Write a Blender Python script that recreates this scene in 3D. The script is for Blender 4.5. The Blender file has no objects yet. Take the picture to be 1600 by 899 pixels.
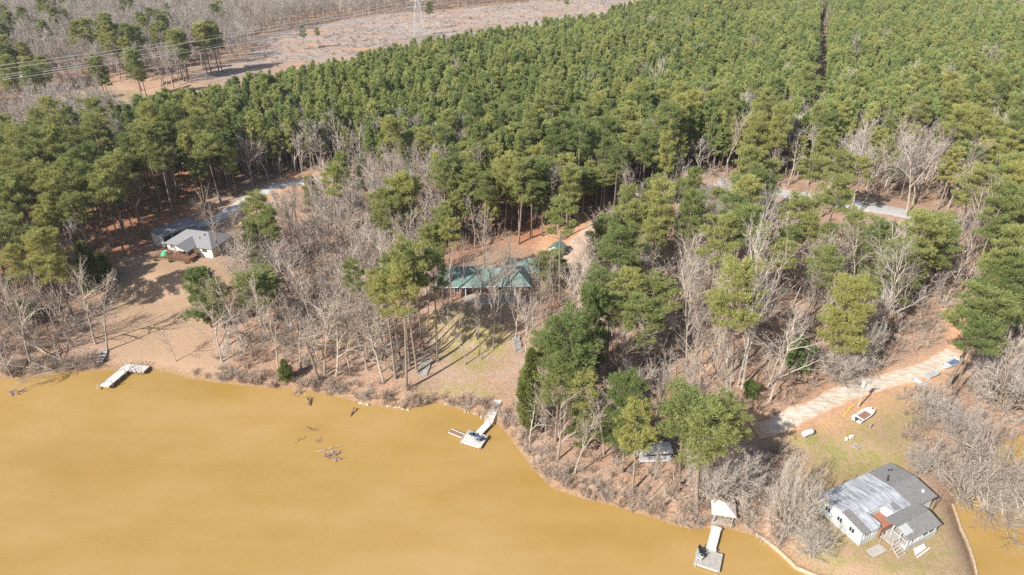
import bpy, math, random
import numpy as np
from mathutils import Vector, Matrix, noise as mnoise
random.seed(11)
rng = np.random.default_rng(11)
S = bpy.context.scene
COL = S.collection
R = math.radians

# ------------------------------------------------------------------ camera, sky, sun, exposure
CAM_H, PITCH = 80.0, R(29)
cam_d = bpy.data.cameras.new('camera'); cam_d.sensor_width = 36; cam_d.lens = 24.0
cam_d.clip_start = 1; cam_d.clip_end = 6000
cam = bpy.data.objects.new('camera', cam_d); COL.objects.link(cam)
cam.location = (0, 0, CAM_H); cam.rotation_euler = (math.pi / 2 - PITCH, 0, 0)
S.camera = cam
SUN_EL = R(37); SH = Vector((0.72, 0.69, 0)).normalized()          # direction in which shadows fall
W = bpy.data.worlds.new('World'); S.world = W; W.use_nodes = True
nt = W.node_tree; bg = nt.nodes['Background']
sky = nt.nodes.new('ShaderNodeTexSky'); sky.sky_type = 'NISHITA'; sky.sun_disc = False
sky.sun_elevation = SUN_EL; sky.sun_rotation = math.atan2(-SH.x, -SH.y)
sky.air_density = 1.0; sky.dust_density = 1.6
nt.links.new(sky.outputs[0], bg.inputs[0]); bg.inputs[1].default_value = 0.085
sl = bpy.data.lights.new('sun', 'SUN'); sl.energy = 5.0; sl.angle = R(0.5); sl.color = (1.0, 0.94, 0.86)
sun = bpy.data.objects.new('sun', sl); COL.objects.link(sun); sun.location = (-200, -200, 300)
sun.rotation_euler = Vector((SH.x * math.cos(SUN_EL), SH.y * math.cos(SUN_EL), -math.sin(SUN_EL))).to_track_quat('-Z', 'Y').to_euler()
S.view_settings.view_transform = 'Standard'; S.view_settings.look = 'None'
S.view_settings.gamma = 1.0; S.view_settings.exposure = 1.0; S.view_settings.use_curve_mapping = False
S.cycles.max_bounces = 5; S.cycles.diffuse_bounces = 2; S.cycles.glossy_bounces = 2; S.cycles.transmission_bounces = 2
S.cycles.volume_bounces = 0; S.cycles.transparent_max_bounces = 4
S.cycles.use_denoising = False

# ------------------------------------------------------------------ geometry of the place
FPX = 800 / math.tan(R(36.87))
def ray(u, v):
    x = (u - 800) / FPX; y = -(v - 449.5) / FPX
    return np.array((x, math.cos(PITCH) + y * math.sin(PITCH), -math.sin(PITCH) + y * math.cos(PITCH)))
def at(u, v, z=0.0):
    d = ray(u, v); t = (z - CAM_H) / d[2]
    return np.array((d[0] * t, d[1] * t))
def proj(x, y, z):
    dep = y * math.cos(PITCH) + (CAM_H - z) * math.sin(PITCH)
    up = y * math.sin(PITCH) - (CAM_H - z) * math.cos(PITCH)
    return 800 + FPX * x / dep, 449.5 - FPX * up / dep, dep

SHORE = [(-260, 622), (-100, 604), (0, 594), (40, 588), (90, 583), (155, 579), (228, 577), (270, 583), (300, 592), (340, 598), (380, 602),
         (420, 606), (450, 607), (500, 615), (535, 622), (570, 632), (620, 637), (650, 638), (680, 629), (710, 637), (740, 646), (770, 657), (792, 676),
         (812, 705), (838, 738), (862, 762), (900, 776), (950, 788), (1000, 803), (1050, 819), (1080, 827), (1130, 824), (1180, 838),
         (1215, 862), (1242, 888), (1292, 908), (1400, 945), (1480, 958), (1530, 950), (1524, 899), (1514, 862), (1500, 828), (1490, 795),
         (1500, 760), (1535, 708), (1570, 690), (1620, 670), (1750, 640), (2100, 570)]
LAND = [tuple(at(*p)) for p in SHORE]
LAND = [(-2500, LAND[0][1] - 60)] + LAND + [(2500, LAND[-1][1] + 60), (2500, 5000), (-2500, 5000)]
LP = np.array(LAND)
def inside(x, y, P):
    P = np.asarray(P); x = np.asarray(x, float); y = np.asarray(y, float)
    r = np.zeros(x.shape, bool); n = len(P)
    for i in range(n):
        x0, y0 = P[i]; x1, y1 = P[(i + 1) % n]
        if y0 == y1: continue
        c = ((y0 > y) != (y1 > y)) & (x < (x1 - x0) * (y - y0) / (y1 - y0) + x0)
        r ^= c
    return r
def dist_poly(x, y, P, closed=True):
    P = np.asarray(P); x = np.asarray(x, float); y = np.asarray(y, float)
    d = np.full(x.shape, 1e9); n = len(P)
    for i in range(n if closed else n - 1):
        a = P[i]; b = P[(i + 1) % n]; ab = b - a; L = ab @ ab
        t = np.clip(((x - a[0]) * ab[0] + (y - a[1]) * ab[1]) / L, 0, 1)
        d = np.minimum(d, (x - a[0] - t * ab[0]) ** 2 + (y - a[1] - t * ab[1]) ** 2)
    return np.sqrt(d)
def sdist(x, y, P):
    d = dist_poly(x, y, P); return np.where(inside(x, y, P), d, -d)
def sstep(v, a, b):
    t = np.clip((v - a) / (b - a), 0, 1); return t * t * (3 - 2 * t)
PADS = []                                                           # (x, y, radius, level)
POND_Z = 7.6; POND_C = at(118, 166, POND_Z); POND_R = (30, 34)
def hgt(x, y):
    x = np.atleast_1d(np.asarray(x, float)); y = np.atleast_1d(np.asarray(y, float))
    d = sdist(x, y, LP)
    dl = np.clip(d, 0, None)
    land = 0.95 * (1 - np.exp(-dl / 1.1)) + 7.4 * (1 - np.exp(-dl / 60)) + 4 * (1 - np.exp(-dl / 260))
    und = 0.7 * np.sin(x * .061 + 1.3) * np.sin(y * .047 + .4) + .45 * np.sin(x * .11 - y * .083) + .16 * np.sin(x * .37 + 1) * np.sin(y * .41) + .07 * np.sin(x * .9 + y * .5) * np.sin(y * 1.1 - x * .3)
    z = np.where(d > 0, land + und * sstep(d, 3, 35) + .05 * np.sin(x * 2.1) * np.sin(y * 1.7) * sstep(d, .5, 3), np.maximum(-2.5, d * .55))
    for (cx, cy, r, lv) in PADS:
        w = (1 - sstep(np.hypot(x - cx, y - cy), r, r * 1.7)) * sstep(d, .3, 4)
        z = z * (1 - w) + lv * w
    q = np.hypot((x - POND_C[0]) / POND_R[0], (y - POND_C[1]) / POND_R[1])
    w = 1 - sstep(q, 1.0, 1.6); z = z * (1 - w) + (POND_Z + .5) * w
    return z - 1.6 * (1 - sstep(q, .75, 1.05))
def h1(x, y): return float(hgt(x, y)[0])
for (u, v, r, lv) in [(752, 436, 14, 6.6), (300, 390, 12, 6.3), (277, 352, 8, 6.6), (1380, 795, 9, 1.75)]:
    p = at(u, v, lv); PADS.append((p[0], p[1], r, lv))
def G(u, v):
    d = ray(u, v); t = np.linspace(60, 900, 2600)
    z = CAM_H + d[2] * t; k = np.argmax(z < hgt(d[0] * t, d[1] * t))
    tt = np.linspace(t[max(k - 1, 0)], t[k], 40); z = CAM_H + d[2] * tt
    k = np.argmax(z <= hgt(d[0] * tt, d[1] * tt))
    x, y = d[0] * tt[k], d[1] * tt[k]
    return np.array((x, y, h1(x, y)))
def GP(pts): return [tuple(G(*p)[:2]) for p in pts]

# ------------------------------------------------------------------ helpers: meshes, materials, things
class MB:
    def __init__(s): s.v = []; s.f = []
    def add(s, v, f):
        o = len(s.v); s.v += [tuple(p) for p in v]; s.f += [tuple(i + o for i in q) for q in f]; return s
    def box(s, c, size, rz=0.0, m=None):
        hx, hy, hz = size[0] / 2, size[1] / 2, size[2] / 2; cs, sn = math.cos(rz), math.sin(rz); v = []
        for z in (-hz, hz):
            for (x, y) in ((-hx, -hy), (hx, -hy), (hx, hy), (-hx, hy)):
                v.append((c[0] + x * cs - y * sn, c[1] + x * sn + y * cs, c[2] + z))
        if m: v = [m @ Vector(p) for p in v]
        return s.add(v, [(3, 2, 1, 0), (4, 5, 6, 7), (0, 1, 5, 4), (1, 2, 6, 5), (2, 3, 7, 6), (3, 0, 4, 7)])
    def slab(s, q, th):
        q = [Vector(p) for p in q]; n = (q[1] - q[0]).cross(q[-1] - q[0]).normalized() * th
        k = len(q); v = [p - n for p in q] + q
        return s.add(v, [tuple(range(k - 1, -1, -1)), tuple(range(k, 2 * k))] + [(i, (i + 1) % k, k + (i + 1) % k, k + i) for i in range(k)])
    def prism(s, pts, z0, z1):
        k = len(pts); v = [(p[0], p[1], z0) for p in pts] + [(p[0], p[1], z1) for p in pts]
        return s.add(v, [tuple(range(k - 1, -1, -1)), tuple(range(k, 2 * k))] + [(i, (i + 1) % k, k + (i + 1) % k, k + i) for i in range(k)])
    def tube(s, pts, rad, n=6, cap=True):
        pts = [Vector(p) for p in pts]; v = []; f = []; a = None
        for i, p in enumerate(pts):
            d = (pts[min(i + 1, len(pts) - 1)] - pts[max(i - 1, 0)])
            d = d.normalized() if d.length > 1e-6 else Vector((0, 0, 1))
            a = d.orthogonal().normalized() if a is None else (a - d * a.dot(d)).normalized()
            b = d.cross(a); r = rad[i] if hasattr(rad, '__len__') else rad
            for k in range(n):
                t = 2 * math.pi * k / n; v.append(p + a * (r * math.cos(t)) + b * (r * math.sin(t)))
        for i in range(len(pts) - 1):
            for k in range(n):
                k2 = (k + 1) % n; f.append((i * n + k, i * n + k2, (i + 1) * n + k2, (i + 1) * n + k))
        if cap: f += [tuple(range(n - 1, -1, -1)), tuple(range((len(pts) - 1) * n, len(pts) * n))]
        return s.add(v, f)
    def ball(s, c, r, nu=10, nv=6):
        v = []; f = []
        for j in range(nv + 1):
            t = math.pi * j / nv
            for i in range(nu):
                a = 2 * math.pi * i / nu; v.append((c[0] + r[0] * math.sin(t) * math.cos(a), c[1] + r[1] * math.sin(t) * math.sin(a), c[2] + r[2] * math.cos(t)))
        for j in range(nv):
            for i in range(nu):
                i2 = (i + 1) % nu; f.append((j * nu + i, (j + 1) * nu + i, (j + 1) * nu + i2, j * nu + i2))
        return s.add(v, f)
    def mesh(s, name, mat, smooth=False):
        me = bpy.data.meshes.new(name); me.from_pydata(s.v, [], s.f); me.update()
        if smooth: me.polygons.foreach_set('use_smooth', [True] * len(me.polygons))
        me.materials.append(mat); return me
    def build(s, name, mat, parent=None, smooth=False, kind=None, label=None):
        return obj(name, s.mesh(name, mat, smooth), parent, kind, label)
def obj(name, me, parent=None, kind=None, label=None):
    o = bpy.data.objects.new(name, me); COL.objects.link(o)
    if parent is not None: o.parent = parent
    if kind: o['kind'] = kind
    if label: o['label'] = label
    return o
def thing(name, label, cat, loc=(0, 0, 0), rz=0.0, group=None):
    o = bpy.data.objects.new(name, None); COL.objects.link(o); o.empty_display_size = .5
    o.location = loc; o.rotation_euler = (0, 0, rz); tag(o, label, cat, group); return o
def tag(o, label, cat, group=None, kind=None):
    if label: o['label'] = label
    if cat: o['category'] = cat
    if group: o['group'] = group
    if kind: o['kind'] = kind
    return o

def nodes(name):
    m = bpy.data.materials.new(name); m.use_nodes = True; n = m.node_tree; n.nodes.clear()
    out = n.nodes.new('ShaderNodeOutputMaterial'); b = n.nodes.new('ShaderNodeBsdfPrincipled')
    n.links.new(b.outputs[0], out.inputs[0]); return m, n, b, out
def noise(n, vec, scale, detail=4, rough=.6):
    t = n.nodes.new('ShaderNodeTexNoise'); t.inputs['Scale'].default_value = scale; t.inputs['Detail'].default_value = detail
    t.inputs['Roughness'].default_value = rough; n.links.new(vec, t.inputs['Vector']); return t.outputs[0]
def ramp(n, fac, stops):
    r = n.nodes.new('ShaderNodeValToRGB'); e = r.color_ramp.elements
    while len(e) < len(stops): e.new(.5)
    for i, (p, c) in enumerate(stops):
        e[i].position = p; e[i].color = (*c, 1) if hasattr(c, '__len__') else (c, c, c, 1)
    n.links.new(fac, r.inputs[0]); return r.outputs[0]
def mixc(n, fac, a, b, mode='MIX'):
    m = n.nodes.new('ShaderNodeMix'); m.data_type = 'RGBA'; m.blend_type = mode
    for i, x in ((0, fac), (6, a), (7, b)):
        if hasattr(x, 'is_linked'): n.links.new(x, m.inputs[i])
        elif hasattr(x, '__len__'): m.inputs[i].default_value = (*x, 1)
        else: m.inputs[i].default_value = x
    return m.outputs[2]
def math_(n, op, a, b=0.0, clamp=False):
    m = n.nodes.new('ShaderNodeMath'); m.operation = op; m.use_clamp = clamp
    for i, x in ((0, a), (1, b)):
        if hasattr(x, 'is_linked'): n.links.new(x, m.inputs[i])
        else: m.inputs[i].default_value = x
    return m.outputs[0]
def bump(n, b, h, strength, dist):
    k = n.nodes.new('ShaderNodeBump'); k.inputs['Strength'].default_value = strength; k.inputs['Distance'].default_value = dist
    n.links.new(h, k.inputs['Height']); n.links.new(k.outputs[0], b.inputs['Normal'])
def pos(n): return n.nodes.new('ShaderNodeNewGeometry').outputs['Position']
def surf(name, c1, c2, scale=2.0, rough=.8, bmp=0.0, spec=.3, metal=0.0, rnd=0.0, stretch=None):
    """two-tone worn surface; rnd shifts brightness from object to object"""
    m, n, b, _ = nodes(name); tc = n.nodes.new('ShaderNodeTexCoord').outputs['Object']
    if stretch:
        mp = n.nodes.new('ShaderNodeMapping'); mp.inputs['Scale'].default_value = stretch; n.links.new(tc, mp.inputs[0]); tc = mp.outputs[0]
    f = noise(n, tc, scale, 5, .65); c = ramp(n, f, [(.32, c1), (.68, c2)])
    if rnd:
        oi = n.nodes.new('ShaderNodeObjectInfo').outputs['Random']
        c = mixc(n, 1.0, c, ramp(n, oi, [(0, (1 - rnd, (1 - rnd) * .93, (1 - rnd) * .86)), (.55, (1 - rnd * .3,) * 3), (1, (1.0, .98, .95))]), 'MULTIPLY')
    n.links.new(c, b.inputs['Base Color']); b.inputs['Roughness'].default_value = rough
    b.inputs['Specular IOR Level'].default_value = spec; b.inputs['Metallic'].default_value = metal
    if bmp: bump(n, b, f, bmp, .05)
    return m
def foliage(name, dark, mid, warm, trans=.36):
    m, n, b, out = nodes(name); oi = n.nodes.new('ShaderNodeObjectInfo')
    c = ramp(n, oi.outputs['Random'], [(0, dark), (.5, mid), (1, warm)])
    tc = n.nodes.new('ShaderNodeTexCoord').outputs['Object']
    f = noise(n, tc, .9, 3); c = mixc(n, 1.0, c, ramp(n, f, [(.3, .72), (.7, 1.0)]), 'MULTIPLY')
    f2 = noise(n, tc, 7, 1); c = mixc(n, math_(n, 'MULTIPLY', ramp(n, f2, [(.5, 0.0), (.75, 1.0)]), .35), c, warm)
    n.links.new(c, b.inputs['Base Color']); b.inputs['Roughness'].default_value = .55; b.inputs['Specular IOR Level'].default_value = .25
    t = n.nodes.new('ShaderNodeBsdfTranslucent'); n.links.new(c, t.inputs[0])
    mx = n.nodes.new('ShaderNodeMixShader'); mx.inputs[0].default_value = trans
    n.links.new(b.outputs[0], mx.inputs[1]); n.links.new(t.outputs[0], mx.inputs[2]); n.links.new(mx.outputs[0], out.inputs[0])
    return m
M = {}
M['pine'] = foliage('pine_needles', (.165, .22, .075), (.285, .315, .105), (.41, .40, .13))
M['young'] = foliage('young_pine_needles', (.19, .255, .09), (.295, .35, .115), (.40, .41, .14))
M['cedar'] = foliage('cedar_foliage', (.13, .165, .045), (.18, .205, .055), (.24, .245, .07))
M['holly'] = foliage('broad_leaf_foliage', (.075, .125, .03), (.105, .165, .04), (.17, .205, .055), .2)
M['bark'] = surf('pine_bark', (.15, .115, .09), (.30, .245, .20), 6, .95, .5, .1, rnd=.35, stretch=(1, 1, .3))
M['pale_bark'] = surf('pale_bark', (.26, .22, .185), (.45, .40, .345), 3, .9, .2, .15, rnd=.4)
M['white_bark'] = surf('white_bark', (.29, .26, .225), (.46, .425, .375), 2, .85, .15, .2, rnd=.15)
M['twig'] = surf('bare_twigs', (.33, .27, .225), (.51, .44, .375), 1.2, .9, 0, .1, rnd=.5)
M['grey_twig'] = surf('grey_twigs', (.31, .28, .25), (.47, .43, .39), 1.2, .9, 0, .1, rnd=.3)
M['brush'] = surf('dry_brush', (.36, .255, .195), (.56, .43, .345), 1.5, .95, 0, .1, rnd=.4)
M['white_paint'] = surf('white_paint', (.44, .445, .44), (.60, .60, .59), .8, .6)
M['white_metal'] = surf('white_metal_roof', (.17, .175, .185), (.44, .46, .495), .8, .42, 0, .5, stretch=(.5, 1.2, 1))
m, n, b, _ = nodes('streaked_metal_roof'); tc = n.nodes.new('ShaderNodeTexCoord').outputs['Object']; mp = n.nodes.new('ShaderNodeMapping'); mp.inputs['Scale'].default_value = (2.2, .35, 1); n.links.new(tc, mp.inputs[0])
c = ramp(n, noise(n, mp.outputs[0], .9, 6, .7), [(.32, (.15, .155, .165)), (.5, (.30, .315, .34)), (.66, (.46, .48, .51))]); c = mixc(n, ramp(n, noise(n, tc, .45, 5, .75), [(.56, 0.0), (.70, .85)]), c, (.15, .12, .10)); c = mixc(n, ramp(n, noise(n, mp.outputs[0], .5, 7, .8), [(.60, 0.0), (.70, .8)]), c, (.24, .12, .075))
n.links.new(c, b.inputs[0]); b.inputs['Roughness'].default_value = .45; M['white_metal'] = m
M['shingle'] = surf('grey_shingles', (.115, .115, .112), (.205, .20, .195), 3.5, .95, .4)
M['shingle_pale'] = surf('pale_shingles', (.145, .145, .152), (.215, .215, .225), 4, .95, .3)
M['green_metal'] = surf('green_metal_roof', (.085, .14, .128), (.175, .245, .222), .5, .45, 0, .5)
M['cream'] = surf('cream_siding', (.62, .55, .40), (.78, .71, .55), .8, .75)
M['mint'] = surf('faded_white_siding', (.30, .34, .335), (.52, .545, .53), .7, .7)
M['brick'] = surf('brick_wall', (.20, .105, .08), (.30, .165, .125), 9, .9)
M['glass'] = surf('window_glass', (.02, .025, .03), (.05, .06, .07), 2, .08, 0, .8)
M['dark'] = surf('dark_metal', (.02, .02, .022), (.05, .05, .055), 2, .5)
M['concrete'] = surf('concrete', (.26, .24, .215), (.38, .355, .325), 1.2, .9, .2)
M['deckwood'] = surf('weathered_deck_wood', (.24, .23, .215), (.38, .37, .35), 2.5, .85, .2, rnd=.15)
M['sunwood'] = surf('bleached_deck_wood', (.42, .415, .405), (.58, .575, .565), 2, .8, .1, rnd=.18)
M['brownwood'] = surf('brown_stained_wood', (.16, .09, .06), (.27, .16, .11), 3, .85, .2, rnd=.2)
M['redwood'] = surf('rusty_red_deck', (.24, .09, .06), (.34, .15, .10), 2, .85, .2)
M['greywood'] = surf('grey_driftwood', (.26, .23, .20), (.44, .40, .36), 3, .9, .3, rnd=.25)
M['darkwood'] = surf('wet_dark_wood', (.07, .055, .045), (.16, .125, .10), 3, .7, .3, rnd=.2)
M['galv'] = surf('galvanised_steel', (.36, .37, .37), (.48, .49, .485), 3, .5, 0, .5, metal=.2)
M['stone'] = surf('pale_shore_stone', (.30, .26, .20), (.50, .45, .37), 4, .9, .5, rnd=.3)
M['blue'] = surf('faded_blue_plastic', (.06, .10, .17), (.12, .17, .26), 3, .6)
M['teal'] = surf('teal_plastic', (.10, .32, .36), (.16, .42, .45), 3, .6)
M['green_plastic'] = surf('green_plastic', (.02, .36, .14), (.05, .46, .20), 3, .5)
M['yellow'] = surf('yellow_paint', (.58, .40, .05), (.72, .52, .10), 3, .6)
M['orange'] = surf('orange_plastic', (.62, .13, .04), (.72, .2, .06), 3, .6)
M['wire'] = surf('bare_cable', (.55, .55, .54), (.66, .66, .65), 3, .5, 0, .5)

# ------------------------------------------------------------------ terrain
def axis(stops):
    out = []
    for (a, b, st) in stops: out += list(np.arange(a, b, st))
    return np.array(out + [stops[-1][1]])
xs = axis([(-2400, -600, 120), (-600, -280, 20), (-280, -150, 4), (-150, 150, .9), (150, 280, 4), (280, 600, 20), (600, 2400, 120)])
ys = axis([(-900, 40, 60), (40, 60, 4), (60, 205, .9), (205, 300, 2.5), (300, 620, 7), (620, 1000, 40), (1000, 3000, 200)])
GX, GY = np.meshgrid(xs, ys); gx, gy = GX.ravel(), GY.ravel()
gz = hgt(gx, gy)
nx, ny = len(xs), len(ys)
I = np.arange(nx * ny).reshape(ny, nx)
F = np.stack([I[:-1, :-1], I[:-1, 1:], I[1:, 1:], I[1:, :-1]], -1).reshape(-1, 4)
def np_mesh(name, V, F, mats, smooth=False, midx=None):
    me = bpy.data.meshes.new(name); k = F.shape[1]
    me.vertices.add(len(V)); me.vertices.foreach_set('co', np.asarray(V, np.float32).ravel())
    me.loops.add(F.size); me.loops.foreach_set('vertex_index', F.astype(np.int32).ravel())
    me.polygons.add(len(F)); me.polygons.foreach_set('loop_start', np.arange(0, F.size, k, dtype=np.int32))
    me.polygons.foreach_set('loop_total', np.full(len(F), k, np.int32))
    if smooth: me.polygons.foreach_set('use_smooth', np.ones(len(F), bool))
    if midx is not None: me.polygons.foreach_set('material_index', np.asarray(midx, np.int32))
    for m in mats: me.materials.append(m)
    me.update(calc_edges=True); me.validate(); return me

LAWN = GP([(200, 418), (245, 405), (300, 412), (362, 412), (375, 385), (395, 345), (330, 350), (420, 322), (470, 300), (440, 340), (400, 380), (372, 430), (345, 470), (318, 515), (310, 540), (345, 565), (330, 585), (290, 580), (260, 573), (180, 560), (165, 540), (180, 500), (170, 450)])
CLEAR = [tuple(at(u, v, 11)) for (u, v) in [(375, 112), (400, 60), (540, 32), (720, 14), (830, 4), (1010, 2), (1010, 22), (880, 45), (740, 70), (600, 92), (470, 110)]]
CORR = [tuple(at(u, v, 11)) for (u, v) in [(300, 128), (390, 118), (640, 66), (640, 50), (380, 96), (300, 108)]]
GREEN1 = GP([(1228, 690), (1262, 672), (1330, 690), (1400, 705), (1425, 725), (1370, 745), (1330, 748), (1280, 715)])
GREEN2 = GP([(640, 610), (690, 600), (745, 600), (778, 610), (770, 622), (700, 618), (650, 622)])
GREEN3 = GP([(660, 500), (720, 480), (800, 520), (780, 570), (745, 590), (690, 560), (680, 530)])
YARD = GP([(1240, 720), (1330, 740), (1470, 790), (1500, 850), (1520, 960), (1290, 905), (1250, 880), (1230, 800)])
CLAY1 = GP([(1215, 660), (1300, 610), (1400, 575), (1480, 545), (1470, 480), (1510, 490), (1520, 560), (1480, 590), (1400, 640), (1330, 680), (1240, 690)])
CLAY2 = GP([(1060, 600), (1130, 640), (1200, 650), (1160, 690), (1060, 670), (1020, 640)])
CLAY3 = GP([(450, 270), (520, 268), (520, 290), (440, 300), (420, 320), (380, 330), (400, 300)])
CLAY4 = GP([(840, 370), (1000, 300), (1010, 315), (910, 380), (880, 430), (960, 440), (980, 400), (1000, 440), (900, 470), (840, 400)])
STRAW = GP([(700, 410), (780, 385), (860, 385), (900, 370), (1000, 300), (980, 250), (640, 250), (640, 320), (690, 350)])
STRAW2 = GP([(-60, 460), (90, 450), (240, 385), (300, 330), (400, 260), (200, 250), (-60, 280)])
TAN = GP([(1225, 700), (1300, 668), (1345, 640), (1400, 610), (1450, 605), (1470, 640), (1430, 700), (1400, 730), (1300, 745)])
def mask(polys, soft):
    r = np.zeros(len(gx))
    for P in polys: r = np.maximum(r, sstep(sdist(gx, gy, np.array(P)), -soft, soft))
    return r
me = np_mesh('terrain', np.stack([gx, gy, gz], 1), F, [], True)
shore_d = sdist(gx, gy, LP)
for nm, arr in (('lawn', mask([LAWN, YARD, TAN], 1.5)), ('grass', np.maximum(np.maximum(mask([GREEN1], 2.0), .7 * mask([GREEN2, GREEN3], 2.5)), .5 * mask([YARD, TAN], 3.0))), ('clay', mask([CLAY1, CLAY2, CLAY3, CLAY4], 2.5)),
                ('straw', mask([STRAW, STRAW2], 5)), ('clear', mask([CLEAR, CORR], 8)), ('shore', 1 - sstep(shore_d, .15, 1.6))):
    a = me.attributes.new(nm, 'FLOAT', 'POINT'); a.data.foreach_set('value', arr.astype(np.float32))
m, n, b, _ = nodes('woodland_ground'); P = pos(n)
def attr(nm):
    a = n.nodes.new('ShaderNodeAttribute'); a.attribute_name = nm; return a.outputs['Fac']
big = noise(n, P, .09, 3); mid = noise(n, P, .55, 5, .7); fine = noise(n, P, 2.6, 6, .75); grain = noise(n, P, 9, 3, .7)
litter = ramp(n, fine, [(.28, (.10, .06, .042)), (.44, (.235, .155, .107)), (.58, (.335, .232, .17)), (.74, (.48, .365, .28))])
litter = mixc(n, ramp(n, mid, [(.48, 0.0), (.66, .65)]), litter, (.36, .185, .10))
litter = mixc(n, ramp(n, big, [(.45, 0.0), (.62, .45)]), litter, mixc(n, fine, (.26, .185, .14), (.43, .34, .27)))
def breakup(a, k=.55):
    return math_(n, 'ADD', a, math_(n, 'MULTIPLY', math_(n, 'SUBTRACT', mid, .5), math_(n, 'MULTIPLY', math_(n, 'MULTIPLY', a, math_(n, 'SUBTRACT', 1.0, a)), 4 * k * 3)), True)
straw = ramp(n, fine, [(.3, (.14, .062, .035)), (.5, (.30, .145, .085)), (.72, (.44, .26, .17))])
c = mixc(n, breakup(attr('straw')), litter, straw)
lawn = ramp(n, fine, [(.25, (.25, .165, .11)), (.5, (.315, .215, .145)), (.75, (.375, .265, .185))])
lawn = mixc(n, ramp(n, noise(n, P, .22, 5, .7), [(.45, 0.0), (.65, .7)]), lawn, mixc(n, fine, (.28, .175, .10), (.345, .265, .16)))
c = mixc(n, breakup(attr('lawn')), c, lawn)
clay = ramp(n, fine, [(.3, (.36, .19, .10)), (.55, (.50, .30, .18)), (.75, (.60, .43, .31))])
c = mixc(n, math_(n, 'MULTIPLY', breakup(attr('clay')), ramp(n, mid, [(.3, .25), (.55, 1.0)])), c, clay)
grass = ramp(n, fine, [(.3, (.16, .155, .05)), (.55, (.245, .225, .08)), (.75, (.35, .295, .15))])
c = mixc(n, math_(n, 'MULTIPLY', breakup(attr('grass')), ramp(n, mid, [(.36, .1), (.56, .95)])), c, grass)
slash = ramp(n, noise(n, P, .8, 6, .8), [(.3, (.15, .12, .105)), (.5, (.27, .225, .20)), (.7, (.40, .35, .315))])
mp = n.nodes.new('ShaderNodeMapping'); mp.inputs['Scale'].default_value = (.25, 1.6, 1); n.links.new(P, mp.inputs[0])
slash = mixc(n, ramp(n, noise(n, mp.outputs[0], .07, 5, .75), [(.50, 0.0), (.60, .9)]), slash, (.40, .225, .135)); slash = mixc(n, ramp(n, noise(n, mp.outputs[0], .13, 5, .8), [(.55, 0.0), (.66, .8)]), slash, (.17, .145, .13))
c = mixc(n, breakup(attr('clear')), c, slash)
c = mixc(n, attr('shore'), c, ramp(n, fine, [(.3, (.13, .085, .05)), (.7, (.32, .21, .12))]))
n.links.new(c, b.inputs['Base Color']); b.inputs['Roughness'].default_value = 1.0; b.inputs['Specular IOR Level'].default_value = .1
bump(n, b, math_(n, 'ADD', fine, math_(n, 'MULTIPLY', grain, .5)), .6, .25)
me.materials.append(m)
ground = obj('ground', me); tag(ground, 'leaf strewn wooded hillside rising from the muddy lake', 'ground', kind='structure')

# ------------------------------------------------------------------ lake and pond
def water_mat(name, c1, c2, c3, rough=.12):
    m, n, b, _ = nodes(name); P = pos(n)
    wp = n.nodes.new('ShaderNodeMapping'); wp.inputs['Scale'].default_value = (1, 2.2, 1); wp.inputs['Rotation'].default_value = (0, 0, .35); n.links.new(P, wp.inputs[0])
    f = noise(n, wp.outputs[0], .028, 6, .6); c = ramp(n, f, [(.3, c1), (.5, c2), (.72, c3)])
    g = noise(n, P, .35, 3, .5); c = mixc(n, math_(n, 'MULTIPLY', g, .10), c, c3)
    n.links.new(c, b.inputs['Base Color']); b.inputs['Roughness'].default_value = rough; b.inputs['IOR'].default_value = 1.33
    b.inputs['Specular IOR Level'].default_value = .5
    mp = n.nodes.new('ShaderNodeMapping'); mp.inputs['Scale'].default_value = (1, 1.7, 1); n.links.new(P, mp.inputs[0])
    bump(n, b, noise(n, mp.outputs[0], 1.3, 4, .6), .16, .06); return m
wm = water_mat('muddy_water', (.252, .158, .038), (.300, .191, .063), (.338, .226, .100))
o = MB().add([(-2300, -850, 0), (2300, -850, 0), (2300, 190, 0), (-2300, 190, 0)], [(0, 1, 2, 3)]).build('water', wm)
tag(o, 'still muddy ochre lake water', 'water', kind='structure')
pm = water_mat('pond_water', (.30, .20, .09), (.36, .27, .16), (.38, .36, .33))
o = MB().add([(POND_C[0] + POND_R[0] * 1.1 * math.cos(t), POND_C[1] + POND_R[1] * 1.1 * math.sin(t), POND_Z - .15) for t in np.linspace(0, 2 * math.pi, 48)[:-1]], [tuple(range(47))]).build('pond', pm)
tag(o, 'small brown pond among far bare trees', 'pond', kind='structure')

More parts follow.
